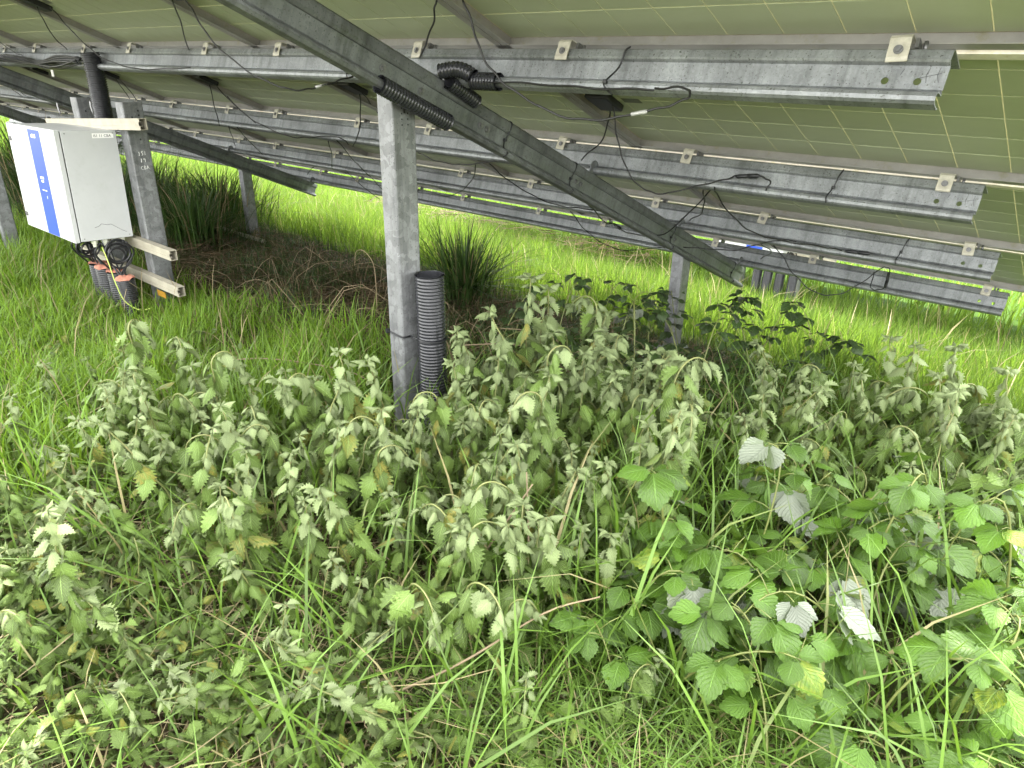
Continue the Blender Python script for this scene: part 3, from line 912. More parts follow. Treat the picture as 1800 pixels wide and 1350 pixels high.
pipes1 = []
for (x, y, zt, lb) in ((-4.60, 1.640, .105, 'black ribbed pipe with terracotta foam plug, nearest under the cabinet'), (-4.76, 1.655, .115, 'black ribbed pipe with foam plug, second under the cabinet'),
                       (-4.90, 1.640, .12, 'black ribbed pipe with foam plug, third under the cabinet'), (-5.03, 1.650, .12, 'black ribbed pipe with foam plug, farthest left under the cabinet')):
    b = gz(x, y) - .15
    o = thing('ribbed_pipe', lb, 'pipe', (x, y, b), group='pipes rising under the cabinet')
    mb = MB(); corrugated(mb, [(x - .012, y, b), (x - .004, y + .004, b + .15), (x, y, zt)], .056, .0125, 22, .085); part('pipe', mb, MT['hose'], o, True)
    mb = MB()
    n = 14
    vs = [(x, y, zt + .012)] + [(x + .052 * rr_ * math.cos(a), y + .052 * rr_ * math.sin(a), zt + (.012 if rr_ < .8 else .002) + random.uniform(-.008, .010)) for rr_ in (.5, 1.12) for a in np.linspace(0, 2 * math.pi, n, endpoint=False)]
    mb.add(vs, [(0, 1 + i, 1 + (i + 1) % n) for i in range(n)] + [(1 + i, 1 + n + i, 1 + n + (i + 1) % n, 1 + (i + 1) % n) for i in range(n)], True)
    link('foam_plug', mb.mesh('foam_plug'), MT['foam'], o).location = Vector((0, 0, 0)) - Vector((x, y, b))
    pipes1.append(o)
# coiled leads hanging under the cabinet
rs = random.Random(5)
coils = []
for ci, (cx, cy, cz, r0, lb) in enumerate(((-4.70, 1.665, .235, .062, 'coil of black cables hanging under the right of the cabinet'), (-5.02, 1.60, .24, .06, 'coil of black cables hanging under the left of the cabinet'))):
    o = thing('cable_coil', lb, 'cable coil', (cx, cy, cz))
    for k in range(6):
        rr_ = r0 + rs.uniform(-.02, .018)
        ox, oz = rs.uniform(-.03, .03), rs.uniform(-.02, .02)
        tl = rs.uniform(-.5, .5)
        pts = [(cx + ox + rr_ * math.cos(a) * math.sin(tl) * .5, cy + rr_ * math.cos(a), cz + oz + rr_ * math.sin(a) * .95) for a in np.linspace(1.9, 1.9 + 6.6, 26)]
        mb = MB(); mb.tube(pts, .006, 7); part('loop', mb, MT['black'], o, True)
    for k in range(7):
        gx_ = cx + rs.uniform(-.08, .06); gy_ = cy + rs.uniform(-.10, .06)
        mb = MB(); mb.tube(smooth_path([(gx_, gy_, CZ0 - .01), (gx_ + rs.uniform(-.03, .03), gy_ + rs.uniform(-.04, .04), cz), (cx + rs.uniform(-.12, .1), 1.645 + rs.uniform(-.02, .02), .10)], 6), .0055, 6)
        part('lead', mb, MT['black'], o, True)
    coils.append(o)
o = thing('earth_wire', 'thin yellow-green wire dropping from the cabinet into the grass', 'wire', (-4.60, 1.585, .29))
mb = MB(); mb.tube(smooth_path([(-4.70, 1.585, .29), (-4.62, 1.575, .20), (-4.575, 1.575, .08), (-4.53, 1.59, -.02), (-4.46, 1.64, -.07), (-4.42, 1.70, -.06)], 6), .0032, 6); part('lead', mb, MT['wire'], o, True)
o = thing('warning_tag', 'orange and black warning strip under the lowest cream rail', 'tag', (-4.43, 1.775, -.03))
mb = MB(); mb.box((-4.49, 1.774, -.01), (-4.38, 1.777, .028)); part('strip', mb, MT['tag'], o, True)
# upright hose that drops from the nearest purlin behind the cabinet, with its bundle of leads
hose('thick black ribbed pipe dropping from the nearest purlin behind the cabinet', smooth_path([(-5.055, 1.875, 1.375), (-5.055, 1.88, 1.30), (-5.06, 1.885, 1.21), (-5.08, 1.89, 1.10), (-5.11, 1.9, .98), (-5.12, 1.9, .80)], 6), .056, .0125, 'ribbed_pipe', 24)
o = thing('cable_bundle', 'sagging bundle of black leads along the nearest purlin at the left', 'cable bundle', (-5.3, 1.84, 1.33))
for k in range(12):
    a = rs.uniform(-.03, .03); c = rs.uniform(-.02, .025)
    mb = MB(); mb.tube(smooth_path([(-5.15, 1.85 + a, 1.325 + c), (-5.45, 1.83 + a, 1.315 + c + rs.uniform(-.05, .03)), (-5.8, 1.83 + a, 1.29 + c + rs.uniform(-.05, .03)), (-6.15, 1.84 + a, 1.31 + c), (-6.6, 1.84 + a, 1.33 + c), (-7.6, 1.86 + a, 1.33 + c)], 6), .006, 6)
    part('lead', mb, MT['black'], o, True)
o = thing('cable_label', 'pale tag tied in the cables by the upright ribbed pipe', 'label', (-5.52, 1.80, 1.24))
mb = MB(); mb.box((-5.54, 1.795, 1.23), (-5.50, 1.80, 1.27)); part('foil', mb, MT['silver'], o, True)
# the same cabinet group again at the next table, seen through the gap above the lowest purlin
SHIFT = TABLE2
for src, lb in [(cab1, 'far white cabinet with blue stripe seen through the gap above the lowest purlin'), (rails1[0], 'far upper cream rail behind the distant cabinet'), (rails1[1], 'far cream rail just below the distant cabinet'), (rails1[2], 'far lowest cream rail in the grass at the distant cabinet'),
                (cposts[0], 'far grey post beside the distant cabinet'), (cposts[1], 'far grey post behind the distant cabinet'), (coils[0], 'far coil of black cables under the distant cabinet')] + [(p, f'far black ribbed pipe under the distant cabinet, {w} of four') for p, w in zip(pipes1, ('rightmost', 'second', 'third', 'leftmost'))]:
    c = copy_tree(src)
    c.location = Vector(src.location) + SHIFT
    c['label'] = lb
o = thing('steel_offcut', 'grey perforated steel strip lying at the foot of the short near post', 'offcut', (-2.06, 3.62, gz(-2.06, 3.62)))
for k in range(3):
    mb = MB()
    a = R(28 + 9 * k)
    x0, y0, z0 = -2.10 + .02 * k, 3.55 + .05 * k, gz(-2.1, 3.6) + .03 + .022 * k
    for i in range(5):
        u0, u1 = i * .055, i * .055 + .034
        for (p0, p1, w0, w1) in ((u0, u1, 0, .04), (u1, u1 + .021, 0, .012), (u1, u1 + .021, .028, .04)):
            q = [(p0, w0), (p1, w0), (p1, w1), (p0, w1)]
            q = [(x0 + math.cos(a) * c - math.sin(a) * d, y0 + math.sin(a) * c + math.cos(a) * d) for c, d in q]
            mb.add([(c, d, z0) for c, d in q] + [(c, d, z0 + .003) for c, d in q], [(0, 3, 2, 1), (4, 5, 6, 7), (0, 1, 5, 4), (1, 2, 6, 5), (2, 3, 7, 6), (3, 0, 4, 7)])
    part('strip', mb, MT['purlin'], o, True)
o = thing('timber_offcut', 'pale strip of wood lying at the foot of the short far post', 'offcut', (-6.9, 3.7, gz(-6.9, 3.7)))
mb = MB(); mb.tube([(-7.25, 3.62, gz(-7.25, 3.62) + .06), (-6.55, 3.72, gz(-6.55, 3.72) + .05)], .022, 4, True, False); part('plank', mb, MT['cream'], o, True)
# ------------------------------------------------------------------ vegetation: materials
MT['nettle'] = leaf_mat('nettle_leaf', (.185, .290, .060), (.38, .48, .20), (.25, .38, .05), .14, .40, .75, 8, .45, yellow=((.36, .31, .06), .09))
MT['nettle_young'] = leaf_mat('nettle_tip_leaf', (.46, .58, .26), (.58, .68, .38), (.38, .50, .16), .28, .55, .3, 8, .2)
MT['nettle_stem'] = plain('nettle_stem', (.18, .20, .065), .6, 0, .35, 14, .1, dirt=((.16, .10, .05), .7))
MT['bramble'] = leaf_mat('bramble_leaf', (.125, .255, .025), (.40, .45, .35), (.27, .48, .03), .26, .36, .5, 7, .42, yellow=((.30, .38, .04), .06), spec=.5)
MT['bramble_shaded'] = leaf_mat('shaded_bramble_leaf', (.060, .115, .025), (.26, .30, .22), (.09, .17, .02), .2, .38, .5, 7, .4, spec=.5)  # darker copy of the bramble leaf: shade under the array put into its colour
MT['bramble_stem'] = plain('bramble_stem', (.16, .185, .05), .5, 0, .35, 12)
MT['dead'] = plain('dead_stalk', (.24, .185, .11), .8, 0, .4, 12, .2)
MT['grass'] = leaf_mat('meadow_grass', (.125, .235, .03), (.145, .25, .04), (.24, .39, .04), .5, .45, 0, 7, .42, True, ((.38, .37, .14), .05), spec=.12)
MT['grass_front'] = leaf_mat('foreground_grass', (.15, .275, .035), (.17, .30, .05), (.24, .40, .035), .26, .42, 0, 7, .35, True, ((.34, .30, .14), .07))
MT['grass_left'] = leaf_mat('verge_grass', (.19, .35, .035), (.21, .37, .05), (.31, .50, .04), .42, .42, 0, 7, .35, True, ((.34, .30, .14), .04), spec=.2)
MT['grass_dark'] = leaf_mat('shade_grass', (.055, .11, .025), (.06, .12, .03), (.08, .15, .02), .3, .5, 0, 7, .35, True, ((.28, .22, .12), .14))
MT['straw'] = leaf_mat('dead_grass', (.40, .33, .18), (.40, .33, .18), (.32, .26, .12), .2, .7, 0, 7, .4, True)
MT['litter'] = leaf_mat('brown_litter', (.17, .12, .065), (.17, .12, .065), (.12, .08, .04), .1, .8, 0, 7, .6, True)
MT['cover'] = leaf_mat('chickweed', (.085, .165, .04), (.13, .21, .08), (.13, .24, .04), .3, .45, 0, 7, .35, True)

def np_mesh(name, V, F4=None, F3=None, UV=None, mat=None, smooth=False):
    """mesh from arrays: V (n,3), F4 (a,4), F3 (b,3)"""
    F4 = np.zeros((0, 4), np.int32) if F4 is None else F4
    F3 = np.zeros((0, 3), np.int32) if F3 is None else F3
    me = bpy.data.meshes.new(name)
    me.vertices.add(len(V))
    me.vertices.foreach_set('co', np.asarray(V, np.float32).ravel())
    loops = np.concatenate([F4.ravel(), F3.ravel()]).astype(np.int32)
    me.loops.add(len(loops))
    me.loops.foreach_set('vertex_index', loops)
    st = np.concatenate([np.arange(len(F4)) * 4, len(F4) * 4 + np.arange(len(F3)) * 3]).astype(np.int32)
    me.polygons.add(len(st))
    me.polygons.foreach_set('loop_start', st)
    if smooth:
        me.polygons.foreach_set('use_smooth', np.ones(len(st), bool))
    if UV is not None:
        uv = me.uv_layers.new(name='UVMap')
        uv.data.foreach_set('uv', np.asarray(UV, np.float32)[loops].ravel())
    me.update(calc_edges=True)
    if mat:
        me.materials.append(mat)
    return me

# ------------------------------------------------------------------ leaves
def leaf_arrays(L=1., W=.3, nv=14, tooth=.26, fold=.5, curl=1.2, pleat=.05, freq=8, peak=.27, roll=0., twist=0., petiole=.25, base=.25, seed=0):
    rg = random.Random(seed)
    us = (-1, -.52, 0, .52, 1)
    V, UV = [], []
    # midrib
    y = z = 0.
    a0 = rg.uniform(-.1, .1)
    rows = []
    for j in range(nv + 1):
        v = j / nv
        rows.append((v, y, z, a0 + curl * v ** 1.3))
        th = a0 + curl * (v + .5 / nv) ** 1.3
        y += math.cos(th) * L / nv
        z -= math.sin(th) * L / nv
    for j, (v, y, z, th) in enumerate(rows):
        w = W * (base + (1 - base) * math.sin(math.pi / 2 * v / peak) ** .8) if v < peak else W * (1 - ((v - peak) / (1 - peak)) ** 1.45)
        if j == nv:
            w = W * .02
        for u in us:
            au = abs(u)
            ww = w
            vy = 0.
            if au == 1 and 0 < j < nv:
                ww = w * (1 + (tooth if j % 2 else -tooth * .6))
                vy = L / nv * (.45 if j % 2 else -.1)
            elif au == 1 and j == 0:
                vy = -L * .06
            fa = fold * (1 if u > 0 else .85)
            x = u * ww * math.cos(fa * au)
            h = -au * ww * math.sin(fa) * (1 + roll * au * au)
            if roll and au == 1:
                x *= 1 - .45 * abs(roll)
            h += pleat * L * (.5 if j % 2 else -.5) * (1 if 0 < j < nv else 0) * au ** .5
            h += rg.uniform(-.012, .012) * L * au
            tw = twist * v
            x, h = x * math.cos(tw) - h * math.sin(tw), x * math.sin(tw) + h * math.cos(tw)
            V.append((x, y + vy * math.cos(th) + h * math.sin(th), z - vy * math.sin(th) + h * math.cos(th)))
            UV.append((u, v))
    F4 = [(j * 5 + i, j * 5 + i + 1, (j + 1) * 5 + i + 1, (j + 1) * 5 + i) for j in range(nv) for i in range(4)]
    b = len(V)
    pr = .012 * L
    for (yy, zz, r_) in ((0, 0, pr), (-petiole * .5, -petiole * .06, pr * 1.1), (-petiole, -petiole * .25, pr * 1.4)):
        for k in range(3):
            a = k * 2.094
            V.append((r_ * math.cos(a), yy, zz + r_ * math.sin(a)))
            UV.append((.3, .5))
    for s_ in range(2):
        for k in range(3):
            F4.append((b + s_ * 3 + k, b + s_ * 3 + (k + 1) % 3, b + s_ * 3 + 3 + (k + 1) % 3, b + s_ * 3 + 3 + k))
    return np.array(V), np.array(F4, np.int32), np.array(UV)

def leaf_set(name, mats, specs):
    out = []
    for sp in specs:
        A = leaf_arrays(**sp)
        out.append((A, [np_mesh(name, A[0], A[1], None, A[2], m, True) for m in mats]))
    return out
NET = leaf_set('leaf', (MT['nettle'], MT['nettle_young']), [
    dict(W=.33, fold=.65, curl=.7, pleat=.035, seed=1), dict(W=.35, fold=.4, curl=1.1, pleat=.03, twist=.3, seed=2), dict(W=.31, fold=1.0, curl=.5, pleat=.04, seed=3),
    dict(W=.34, fold=.7, curl=1.5, pleat=.05, roll=.5, twist=-.5, seed=4), dict(W=.37, fold=-.4, curl=.6, pleat=.035, twist=.4, seed=5), dict(W=.32, fold=1.0, curl=.9, pleat=.06, roll=.8, twist=.8, seed=6),
    dict(W=.36, fold=.2, curl=.35, pleat=.025, seed=7), dict(W=.34, fold=-.65, curl=.9, pleat=.04, twist=-.6, seed=8)])
BRA = leaf_set('leaflet', (MT['bramble'], MT['bramble_shaded']), [
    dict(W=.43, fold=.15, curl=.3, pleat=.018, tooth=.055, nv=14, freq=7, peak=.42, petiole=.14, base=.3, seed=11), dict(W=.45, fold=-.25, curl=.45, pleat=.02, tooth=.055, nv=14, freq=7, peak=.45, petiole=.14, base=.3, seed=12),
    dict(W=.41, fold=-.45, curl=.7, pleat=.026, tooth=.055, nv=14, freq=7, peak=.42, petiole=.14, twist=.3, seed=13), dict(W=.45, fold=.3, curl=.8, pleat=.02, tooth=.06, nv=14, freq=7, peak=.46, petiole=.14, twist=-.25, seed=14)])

def frame(pos, d, up, size):
    d = d.normalized()
    x = d.cross(up)
    x = x.normalized() if x.length > 1e-4 else d.orthogonal().normalized()
    z = x.cross(d)
    M_ = Matrix((x, d, z)).transposed().to_4x4() @ Matrix.Scale(size, 4)
    M_.translation = pos
    return M_

# ------------------------------------------------------------------ nettles
def nettle_variant(seed, H, hook, wilt, lean):
    rg = random.Random(seed)
    n = 14
    az = rg.uniform(0, 6.28)
    pts = []
    hk = .78 if hook else 1.0
    for i in range(n + 1):
        t = i / n * hk
        pts.append(Vector((math.cos(az) * lean * t * t * H, math.sin(az) * lean * t * t * H, t * H)) + Vector((rg.uniform(-.004, .004), rg.uniform(-.004, .004), 0)))
    if hook:
        r0 = rg.uniform(.02, .065)
        ha = az + rg.uniform(-.8, .8)
        c = pts[-1] + Vector((math.cos(ha), math.sin(ha), 0)) * r0
        tot = rg.uniform(1.2, 3.0)
        for k in range(1, 9):
            a = math.pi - tot * k / 8
            pts.append(c + Vector((math.cos(ha) * math.cos(a), math.sin(ha) * math.cos(a), math.sin(a))) * r0)
        dl = (pts[-1] - pts[-2]).normalized()
        for k in range(3):
            dl = (dl + Vector((0, 0, -.3))).normalized()
            pts.append(pts[-1] + dl * .02)
    m = len(pts)
    mb = MB()
    mb.tube(pts, [max(.0014, .0038 * (1 - .5 * i / m)) for i in range(m)], 5)
    stem = mb.mesh('stem'); stem.materials.append(MT['nettle_stem'])
    cum = [0]
    for a, b in zip(pts[:-1], pts[1:]):
        cum.append(cum[-1] + (b - a).length)
    tot = cum[-1]
    def at(d):
        for i in range(len(cum) - 1):
            if cum[i + 1] >= d:
                f = (d - cum[i]) / max(1e-6, cum[i + 1] - cum[i])
                return pts[i].lerp(pts[i + 1], f), (pts[i + 1] - pts[i]).normalized()
        return pts[-1], (pts[-1] - pts[-2]).normalized()
    leaves = []
    d = tot * rg.uniform(.12, .22)
    k = 0
    while d < tot - .012:
        f = d / tot
        p, t = at(d)
        size = (.040 + .038 * math.sin(min(1, f * 1.5) * math.pi * .62)) * (1 if f < .72 else max(.45, 1 - (f - .72) * 2.1)) * rg.uniform(.85, 1.15)
        a0 = k * math.pi / 2 + rg.uniform(-.35, .35)
        for s in (0, math.pi):
            if rg.random() < .10:
                continue
            a = a0 + s + rg.uniform(-.3, .3)
            out = Vector((math.cos(a), math.sin(a), 0))
            w = min(1.1, wilt * rg.uniform(.45, 1.25))
            dr = out * (1.15 - w) + Vector((0, 0, .25 - 1.15 * w))
            dr.normalize()
            up = out * w + Vector((0, 0, 1.1 - w)) + Vector((rg.uniform(-.3, .3), rg.uniform(-.3, .3), 0))
            young = 1 if f > .80 else 0
            leaves.append((rg.randrange(8), young, frame(p + dr * size * .25 + out * .004, dr, up, size)))
        d += (.030 if f < .6 else .019) * rg.uniform(.8, 1.2)
        k += 1
    p, t = at(tot)
    for q in range(8):
        a = q * 1.9 + rg.uniform(-.3, .3)
        dr = (t * .5 + Vector((math.cos(a), math.sin(a), rg.uniform(-.9, .1)))).normalized()
        sz = rg.uniform(.022, .044)
        leaves.append((rg.choice((3, 5, 2, 7)), 1, frame(p + dr * sz * .25, dr, Vector((0, 0, 1)) + t * .3, sz)))
    return stem, leaves
NV = [nettle_variant(100 + i, h, hk, w, ln) for i, (h, hk, w, ln) in enumerate([
    (.50, True, .85, .15), (.44, True, .95, .05), (.54, False, .80, .1), (.40, False, .9, .2), (.56, True, .75, .25), (.36, True, .95, .3), (.47, False, 1.0, .12), (.33, False, .7, .25), (.60, True, .9, .08), (.42, True, .8, .2), (.50, False, .95, .2), (.46, False, .85, .1), (.52, False, .9, .3), (.38, False, .8, .15), (.45, False, 1.0, .25), (.55, False, .75, .12)])]
def nettle(x, y, rz, sc, var, label, group, tilt=None, young=False, dz=0.):
    o = thing('nettle', label, 'nettle', (x, y, gz(x, y) - .01 + dz), (tilt[0], tilt[1], rz) if tilt else (random.uniform(-.1, .1), random.uniform(-.1, .1), rz), group)
    o.scale = (sc, sc, sc)
    stem, leaves = NV[var]
    link('stem', stem, None, o)
    for (k, yg, M_) in leaves:
        link('leaf', NET[k][1][yg], None, o, M_)
    return o
def inside(px, py, poly):
    c = False
    n = len(poly)
    for i in range(n):
        x1, y1 = poly[i]; x2, y2 = poly[(i + 1) % n]
        if (y1 > py) != (y2 > py) and px < (x2 - x1) * (py - y1) / (y2 - y1) + x1:
            c = not c
    return c
def scatter(poly, n, dmin, rg, avoid=()):
    xs = [p[0] for p in poly]; ys = [p[1] for p in poly]
    out = []
    tries = 0
    while len(out) < n and tries < n * 60:
        tries += 1
        p = (rg.uniform(min(xs), max(xs)), rg.uniform(min(ys), max(ys)))
        if not inside(*p, poly):
            continue
        if any((p[0] - q[0]) ** 2 + (p[1] - q[1]) ** 2 < dmin * dmin for q in out):
            continue
        if any((p[0] - a[0]) ** 2 + (p[1] - a[1]) ** 2 < a[2] ** 2 for a in avoid):
            continue
        out.append(p)
    return out
ORDN = ['first', 'second', 'third', 'fourth', 'fifth', 'sixth', 'seventh', 'eighth', 'ninth', 'tenth', 'eleventh', 'twelfth', 'thirteenth', 'fourteenth', 'fifteenth', 'sixteenth']
def in_rows(pts, per):
    """the spots ordered in rows from the front, each row from left to right, with words for row and place"""
    out = []
    pts = sorted(pts, key=lambda p: p[0] * -.65 + p[1] * .76)
    for r in range(0, len(pts), per):
        for i, p in enumerate(sorted(pts[r:r + per], key=lambda p: p[0] * .76 + p[1] * .65)):
            out.append((p, ORDN[r // per], ORDN[i]))
    return out
rg = random.Random(21)
CLUMP = [(-2.45, .85), (-1.98, 1.18), (-1.60, 1.36), (-1.76, 1.72), (-1.80, 2.05), (-1.50, 2.32), (-1.0, 2.05), (-.78, 1.62), (-.72, 1.22), (-.82, .86), (-1.2, .66), (-1.75, .55), (-2.25, .62)]
for (x, y), rw, pl in in_rows(scatter(CLUMP, 165, .062, rg, ((-1.98, 1.68, .17), (-1.76, 1.57, .20), (-1.58, 1.42, .12))), 13):
    far = (y - .6) / 1.6
    sc = rg.uniform(.72, 1.10) * (.80 + .28 * far) * (1.18 if y > 1.7 and x > -1.75 else 1)
    nettle(x, y, rg.uniform(0, 6.28), sc, rg.randrange(16), f'wilted nettle in the middle clump, {rw} row from the front, {pl} from the left', 'nettles of the middle clump')
RIGHT = [(-1.05, 2.25), (-.95, 2.75), (-.65, 3.15), (-.25, 3.5), (.35, 3.7), (.2, 2.55), (-.1, 2.2), (-.5, 2.0), (-.85, 1.95)]
for (x, y), rw, pl in in_rows(scatter(RIGHT, 74, .10, rg), 9):
    nettle(x, y, rg.uniform(0, 6.28), rg.uniform(.75, 1.05) * (1.25 if y > 2.7 and x > -.75 else 1), rg.randrange(16), f'drooping nettle behind the brambles, {rw} row from the front, {pl} from the left', 'nettles at the right')
LEFT = [(-3.4, .55), (-3.0, 1.25), (-2.45, 1.3), (-2.3, .9), (-2.2, .5), (-2.6, .2)]
for (x, y), rw, pl in in_rows(scatter(LEFT, 20, .14, rg), 7):
    nettle(x, y, rg.uniform(0, 6.28), rg.uniform(.5, .78), rg.choice((0, 1, 2, 3, 5, 9, 10, 13)), f'drooping nettle in grass at the left, {rw} row from the front, {pl} from the left', 'nettles at the left')
TRAMP = [(-2.3, .2), (-2.1, .55), (-1.6, .52), (-1.1, .62), (-.75, .85), (-.5, 1.0), (-.55, .80), (-.92, .45), (-1.3, .12), (-1.9, -.05)]
for (x, y), rw, pl in in_rows(scatter(TRAMP, 36, .09, rg), 12):
    nettle(x, y, rg.uniform(0, 6.28), rg.uniform(.55, .8), rg.choice((2, 3, 6, 7, 11, 14)), f'flattened nettle lying in front, {rw} row from the bottom, {pl} from the left', 'trampled nettles', (rg.uniform(1.1, 1.45), rg.uniform(-.25, .25)), dz=rg.uniform(.03, .11))
for (x, y), rw, pl in in_rows(scatter(TRAMP, 10, .2, rg), 16):
    nettle(x, y, rg.uniform(0, 6.28), rg.uniform(.5, .65), rg.choice((3, 5, 7, 9)), f'low upright nettle in the flattened front growth, {pl} from the left', 'short nettles in front')
nettle(-1.52, .30, 1.0, .80, 2, 'single upright nettle with a brown stem in the lower left corner', None)
nettle(-2.45, .86, .6, .95, 8, 'tall nettle with a hooked yellow stem rising from the grass at the left', None)
nettle(-2.36, .92, 2.6, .85, 4, 'tall nettle with a bowed head beside the hooked one at the left', None)

# ------------------------------------------------------------------ brambles
def bramble(x, y, rz, sc, seed, label, group, H=.30, reach=.35, nleaf=6, size=.085, flip=.15, dark=False):
    rg = random.Random(seed)
    o = thing('bramble', label, 'bramble', (x, y, gz(x, y) - .01), (0, 0, rz), group)
    n = 12
    pts = []
    hump = rg.uniform(.55, .8)
    for i in range(n + 1):
        t = i / n
        zz = H * (math.sin(math.pi * min(1, t / (2 * hump))) if t < 1.2 else 0)
        pts.append(Vector((reach * (t ** 1.1), .06 * math.sin(t * 3 + seed), zz)))
    mb = MB(); mb.tube(pts, [.0032 * (1 - .55 * i / n) for i in range(n + 1)], 6)
    for i in range(2, n, 1):
        a = rg.uniform(0, 6.28)
        q = pts[i]; e = q + Vector((math.cos(a) * .3, math.sin(a), .4)).normalized() * .008
        mb.tube([q, e], [.0015, .0003], 4)
    link('stem', mb.mesh('stem'), MT['bramble_stem'], o)
    for k in range(nleaf):
        t = .25 + .75 * (k + rg.uniform(-.3, .3) + .5) / nleaf
        t = min(.999, max(.15, t))
        p = pts[int(t * n)].lerp(pts[min(n, int(t * n) + 1)], t * n - int(t * n))
        a = (k % 2) * math.pi + math.pi / 2 + rg.uniform(-.7, .7)
        out = Vector((math.cos(a), math.sin(a), rg.uniform(.2, .8))).normalized()
        pe = p + out * rg.uniform(.035, .06)
        s0 = size * rg.uniform(.75, 1.2) * sc
        mbp = MB(); mbp.tube([p, p.lerp(pe, .5) + Vector((0, 0, .004)), pe], .0013, 4)
        link('leaf_stalk', mbp.mesh('leaf_stalk'), MT['bramble_stem'], o)
        fl = rg.random() < flip
        h = Vector((out.x, out.y, 0)).normalized()
        for (da, s1, dp) in ((0, 1.12, -.25), (1.15, .86, -.12), (-1.15, .86, -.12)):
            ca, sa = math.cos(da), math.sin(da)
            dr = Vector((h.x * ca - h.y * sa, h.x * sa + h.y * ca, dp + rg.uniform(-.5, .2)))
            up = Vector((rg.uniform(-.35, .35), rg.uniform(-.35, .35), -1 if fl else 1))
            if fl:
                dr.z = -abs(dr.z) - .5
                up = -h * 1.0 + Vector((0, 0, -.4))
            M_ = frame(pe + dr.normalized() * .014 * s0 / .08, dr, up, s0 * s1)
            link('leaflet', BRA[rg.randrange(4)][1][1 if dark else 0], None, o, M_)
    return o
rb = random.Random(33)
BR = [(-.78, 1.28), (-.66, 1.02), (-.35, .98), (-.05, 1.12), (.2, 1.4), (.2, 2.2), (-.3, 2.0), (-.55, 1.9), (-.75, 1.6)]
for i, ((x, y), rw, pl) in enumerate(in_rows(scatter(BR, 44, .095, rb), 9)):
    bramble(x, y, rb.uniform(0, 6.28), 1, 300 + i, f'large-leaved low bramble at lower right, {rw} row from the front, {pl} from the left', 'brambles at the lower right', rb.uniform(.14, .34), rb.uniform(.15, .34), rb.randrange(5, 8), .073, .17)
for i, (x, y, rz, lb) in enumerate(((-.50, 1.52, 2.2, 'young yellow-green bramble shoot arching above the grass right of centre'), (-.30, 1.72, .4, 'young bramble shoot bowing over near the right edge'), (.02, 1.75, 2.6, 'arched young bramble shoot at the right edge'), (-.66, 1.40, 3.9, 'young bramble shoot hooking over at the clump edge'))):
    bramble(x, y, rz, 1, 380 + i, lb, 'young bramble shoots', .48, .14, 4, .075, .3)
SH = [(-2.7, 2.75), (-2.5, 3.3), (-1.9, 3.75), (-1.2, 3.95), (-.9, 3.5), (-1.1, 2.7), (-1.5, 2.6)]
for i, ((x, y), rw, pl) in enumerate(in_rows(scatter(SH, 24, .15, rb, ((-2.0, 3.85, .12),)), 6)):
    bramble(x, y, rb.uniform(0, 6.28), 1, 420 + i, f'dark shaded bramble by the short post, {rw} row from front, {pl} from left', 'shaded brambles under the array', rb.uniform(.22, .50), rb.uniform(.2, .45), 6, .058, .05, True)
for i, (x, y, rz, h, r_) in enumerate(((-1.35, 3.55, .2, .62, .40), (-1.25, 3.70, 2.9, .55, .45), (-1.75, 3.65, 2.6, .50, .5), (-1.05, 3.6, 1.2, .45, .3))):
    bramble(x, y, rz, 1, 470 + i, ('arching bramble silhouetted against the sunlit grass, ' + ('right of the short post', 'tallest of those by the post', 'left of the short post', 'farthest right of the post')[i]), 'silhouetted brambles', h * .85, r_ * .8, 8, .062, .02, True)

# ------------------------------------------------------------------ grass and litter
def blades(name, P, h, w, bend, mat, az=None, kind=True, label=None, cat=None, flat=0., up=None):
    n = len(P)
    az = RNG.uniform(0, 2 * np.pi, n) if az is None else az
    d = np.stack([np.cos(az), np.sin(az), np.zeros(n)], 1)
    fa = az + np.pi / 2 + RNG.normal(0, .6, n)
    sd_ = np.stack([np.cos(fa), np.sin(fa), np.zeros(n)], 1)
    V = np.zeros((n, 9, 3))
    for i, (t, wf) in enumerate(((0, .7), (.35, 1.), (.7, .75), (1., 0))):
        c = P + d * (h * bend * t ** 1.9)[:, None]
        c[:, 2] += h * (t - .45 * np.minimum(bend, 1.6) * t ** 2.2) * (1 - flat)
        if i < 3:
            V[:, i * 2] = c - sd_ * (w * wf / 2)[:, None]
            V[:, i * 2 + 1] = c + sd_ * (w * wf / 2)[:, None]
        else:
            V[:, 6] = c
    V = V[:, :7]
    b = np.arange(n)[:, None] * 7
    F4 = np.concatenate([b + [0, 1, 3, 2], b + [2, 3, 5, 4]])
    F3 = b + [4, 5, 6]
    me = np_mesh(name, V.reshape(-1, 3), F4.astype(np.int32), F3.astype(np.int32), None, mat)
    return me
def field(n, x0, x1, y0, y1, keep=None):
    P = np.stack([RNG.uniform(x0, x1, n), RNG.uniform(y0, y1, n)], 1)
    if keep is not None:
        P = P[keep(P[:, 0], P[:, 1])]
    return np.concatenate([P, ground_z(P[:, 0], P[:, 1])[:, None] - .01], 1)
def patch(x, y, f=1.0, s=0.):
    """clumpiness 0..1"""
    return .5 + .25 * np.sin(f * 3.1 * x + 1.7 * np.sin(f * 2.3 * y + s) + s) + .25 * np.sin(f * 3.7 * y - 1.3 * np.sin(f * 2.9 * x) + 2 * s)
def rnd(a, b, n):
    return RNG.uniform(a, b, n)
def stuff(name, me, label):
    return tag(bpy.data.objects.new(name, me), label, 'grass', kind='stuff')
def grass(name, label, P, hr, wr, br, mat, hs=None):
    n = len(P)
    h = rnd(*hr, n) * (1 if hs is None else hs)
    me = blades(name, P, h, rnd(*wr, n), np.abs(RNG.normal(0, 1, n)) * (br[1] - br[0]) + br[0], mat)
    o = link(name, me, None)
    tag(o, label, 'grass', kind='stuff')
    return o
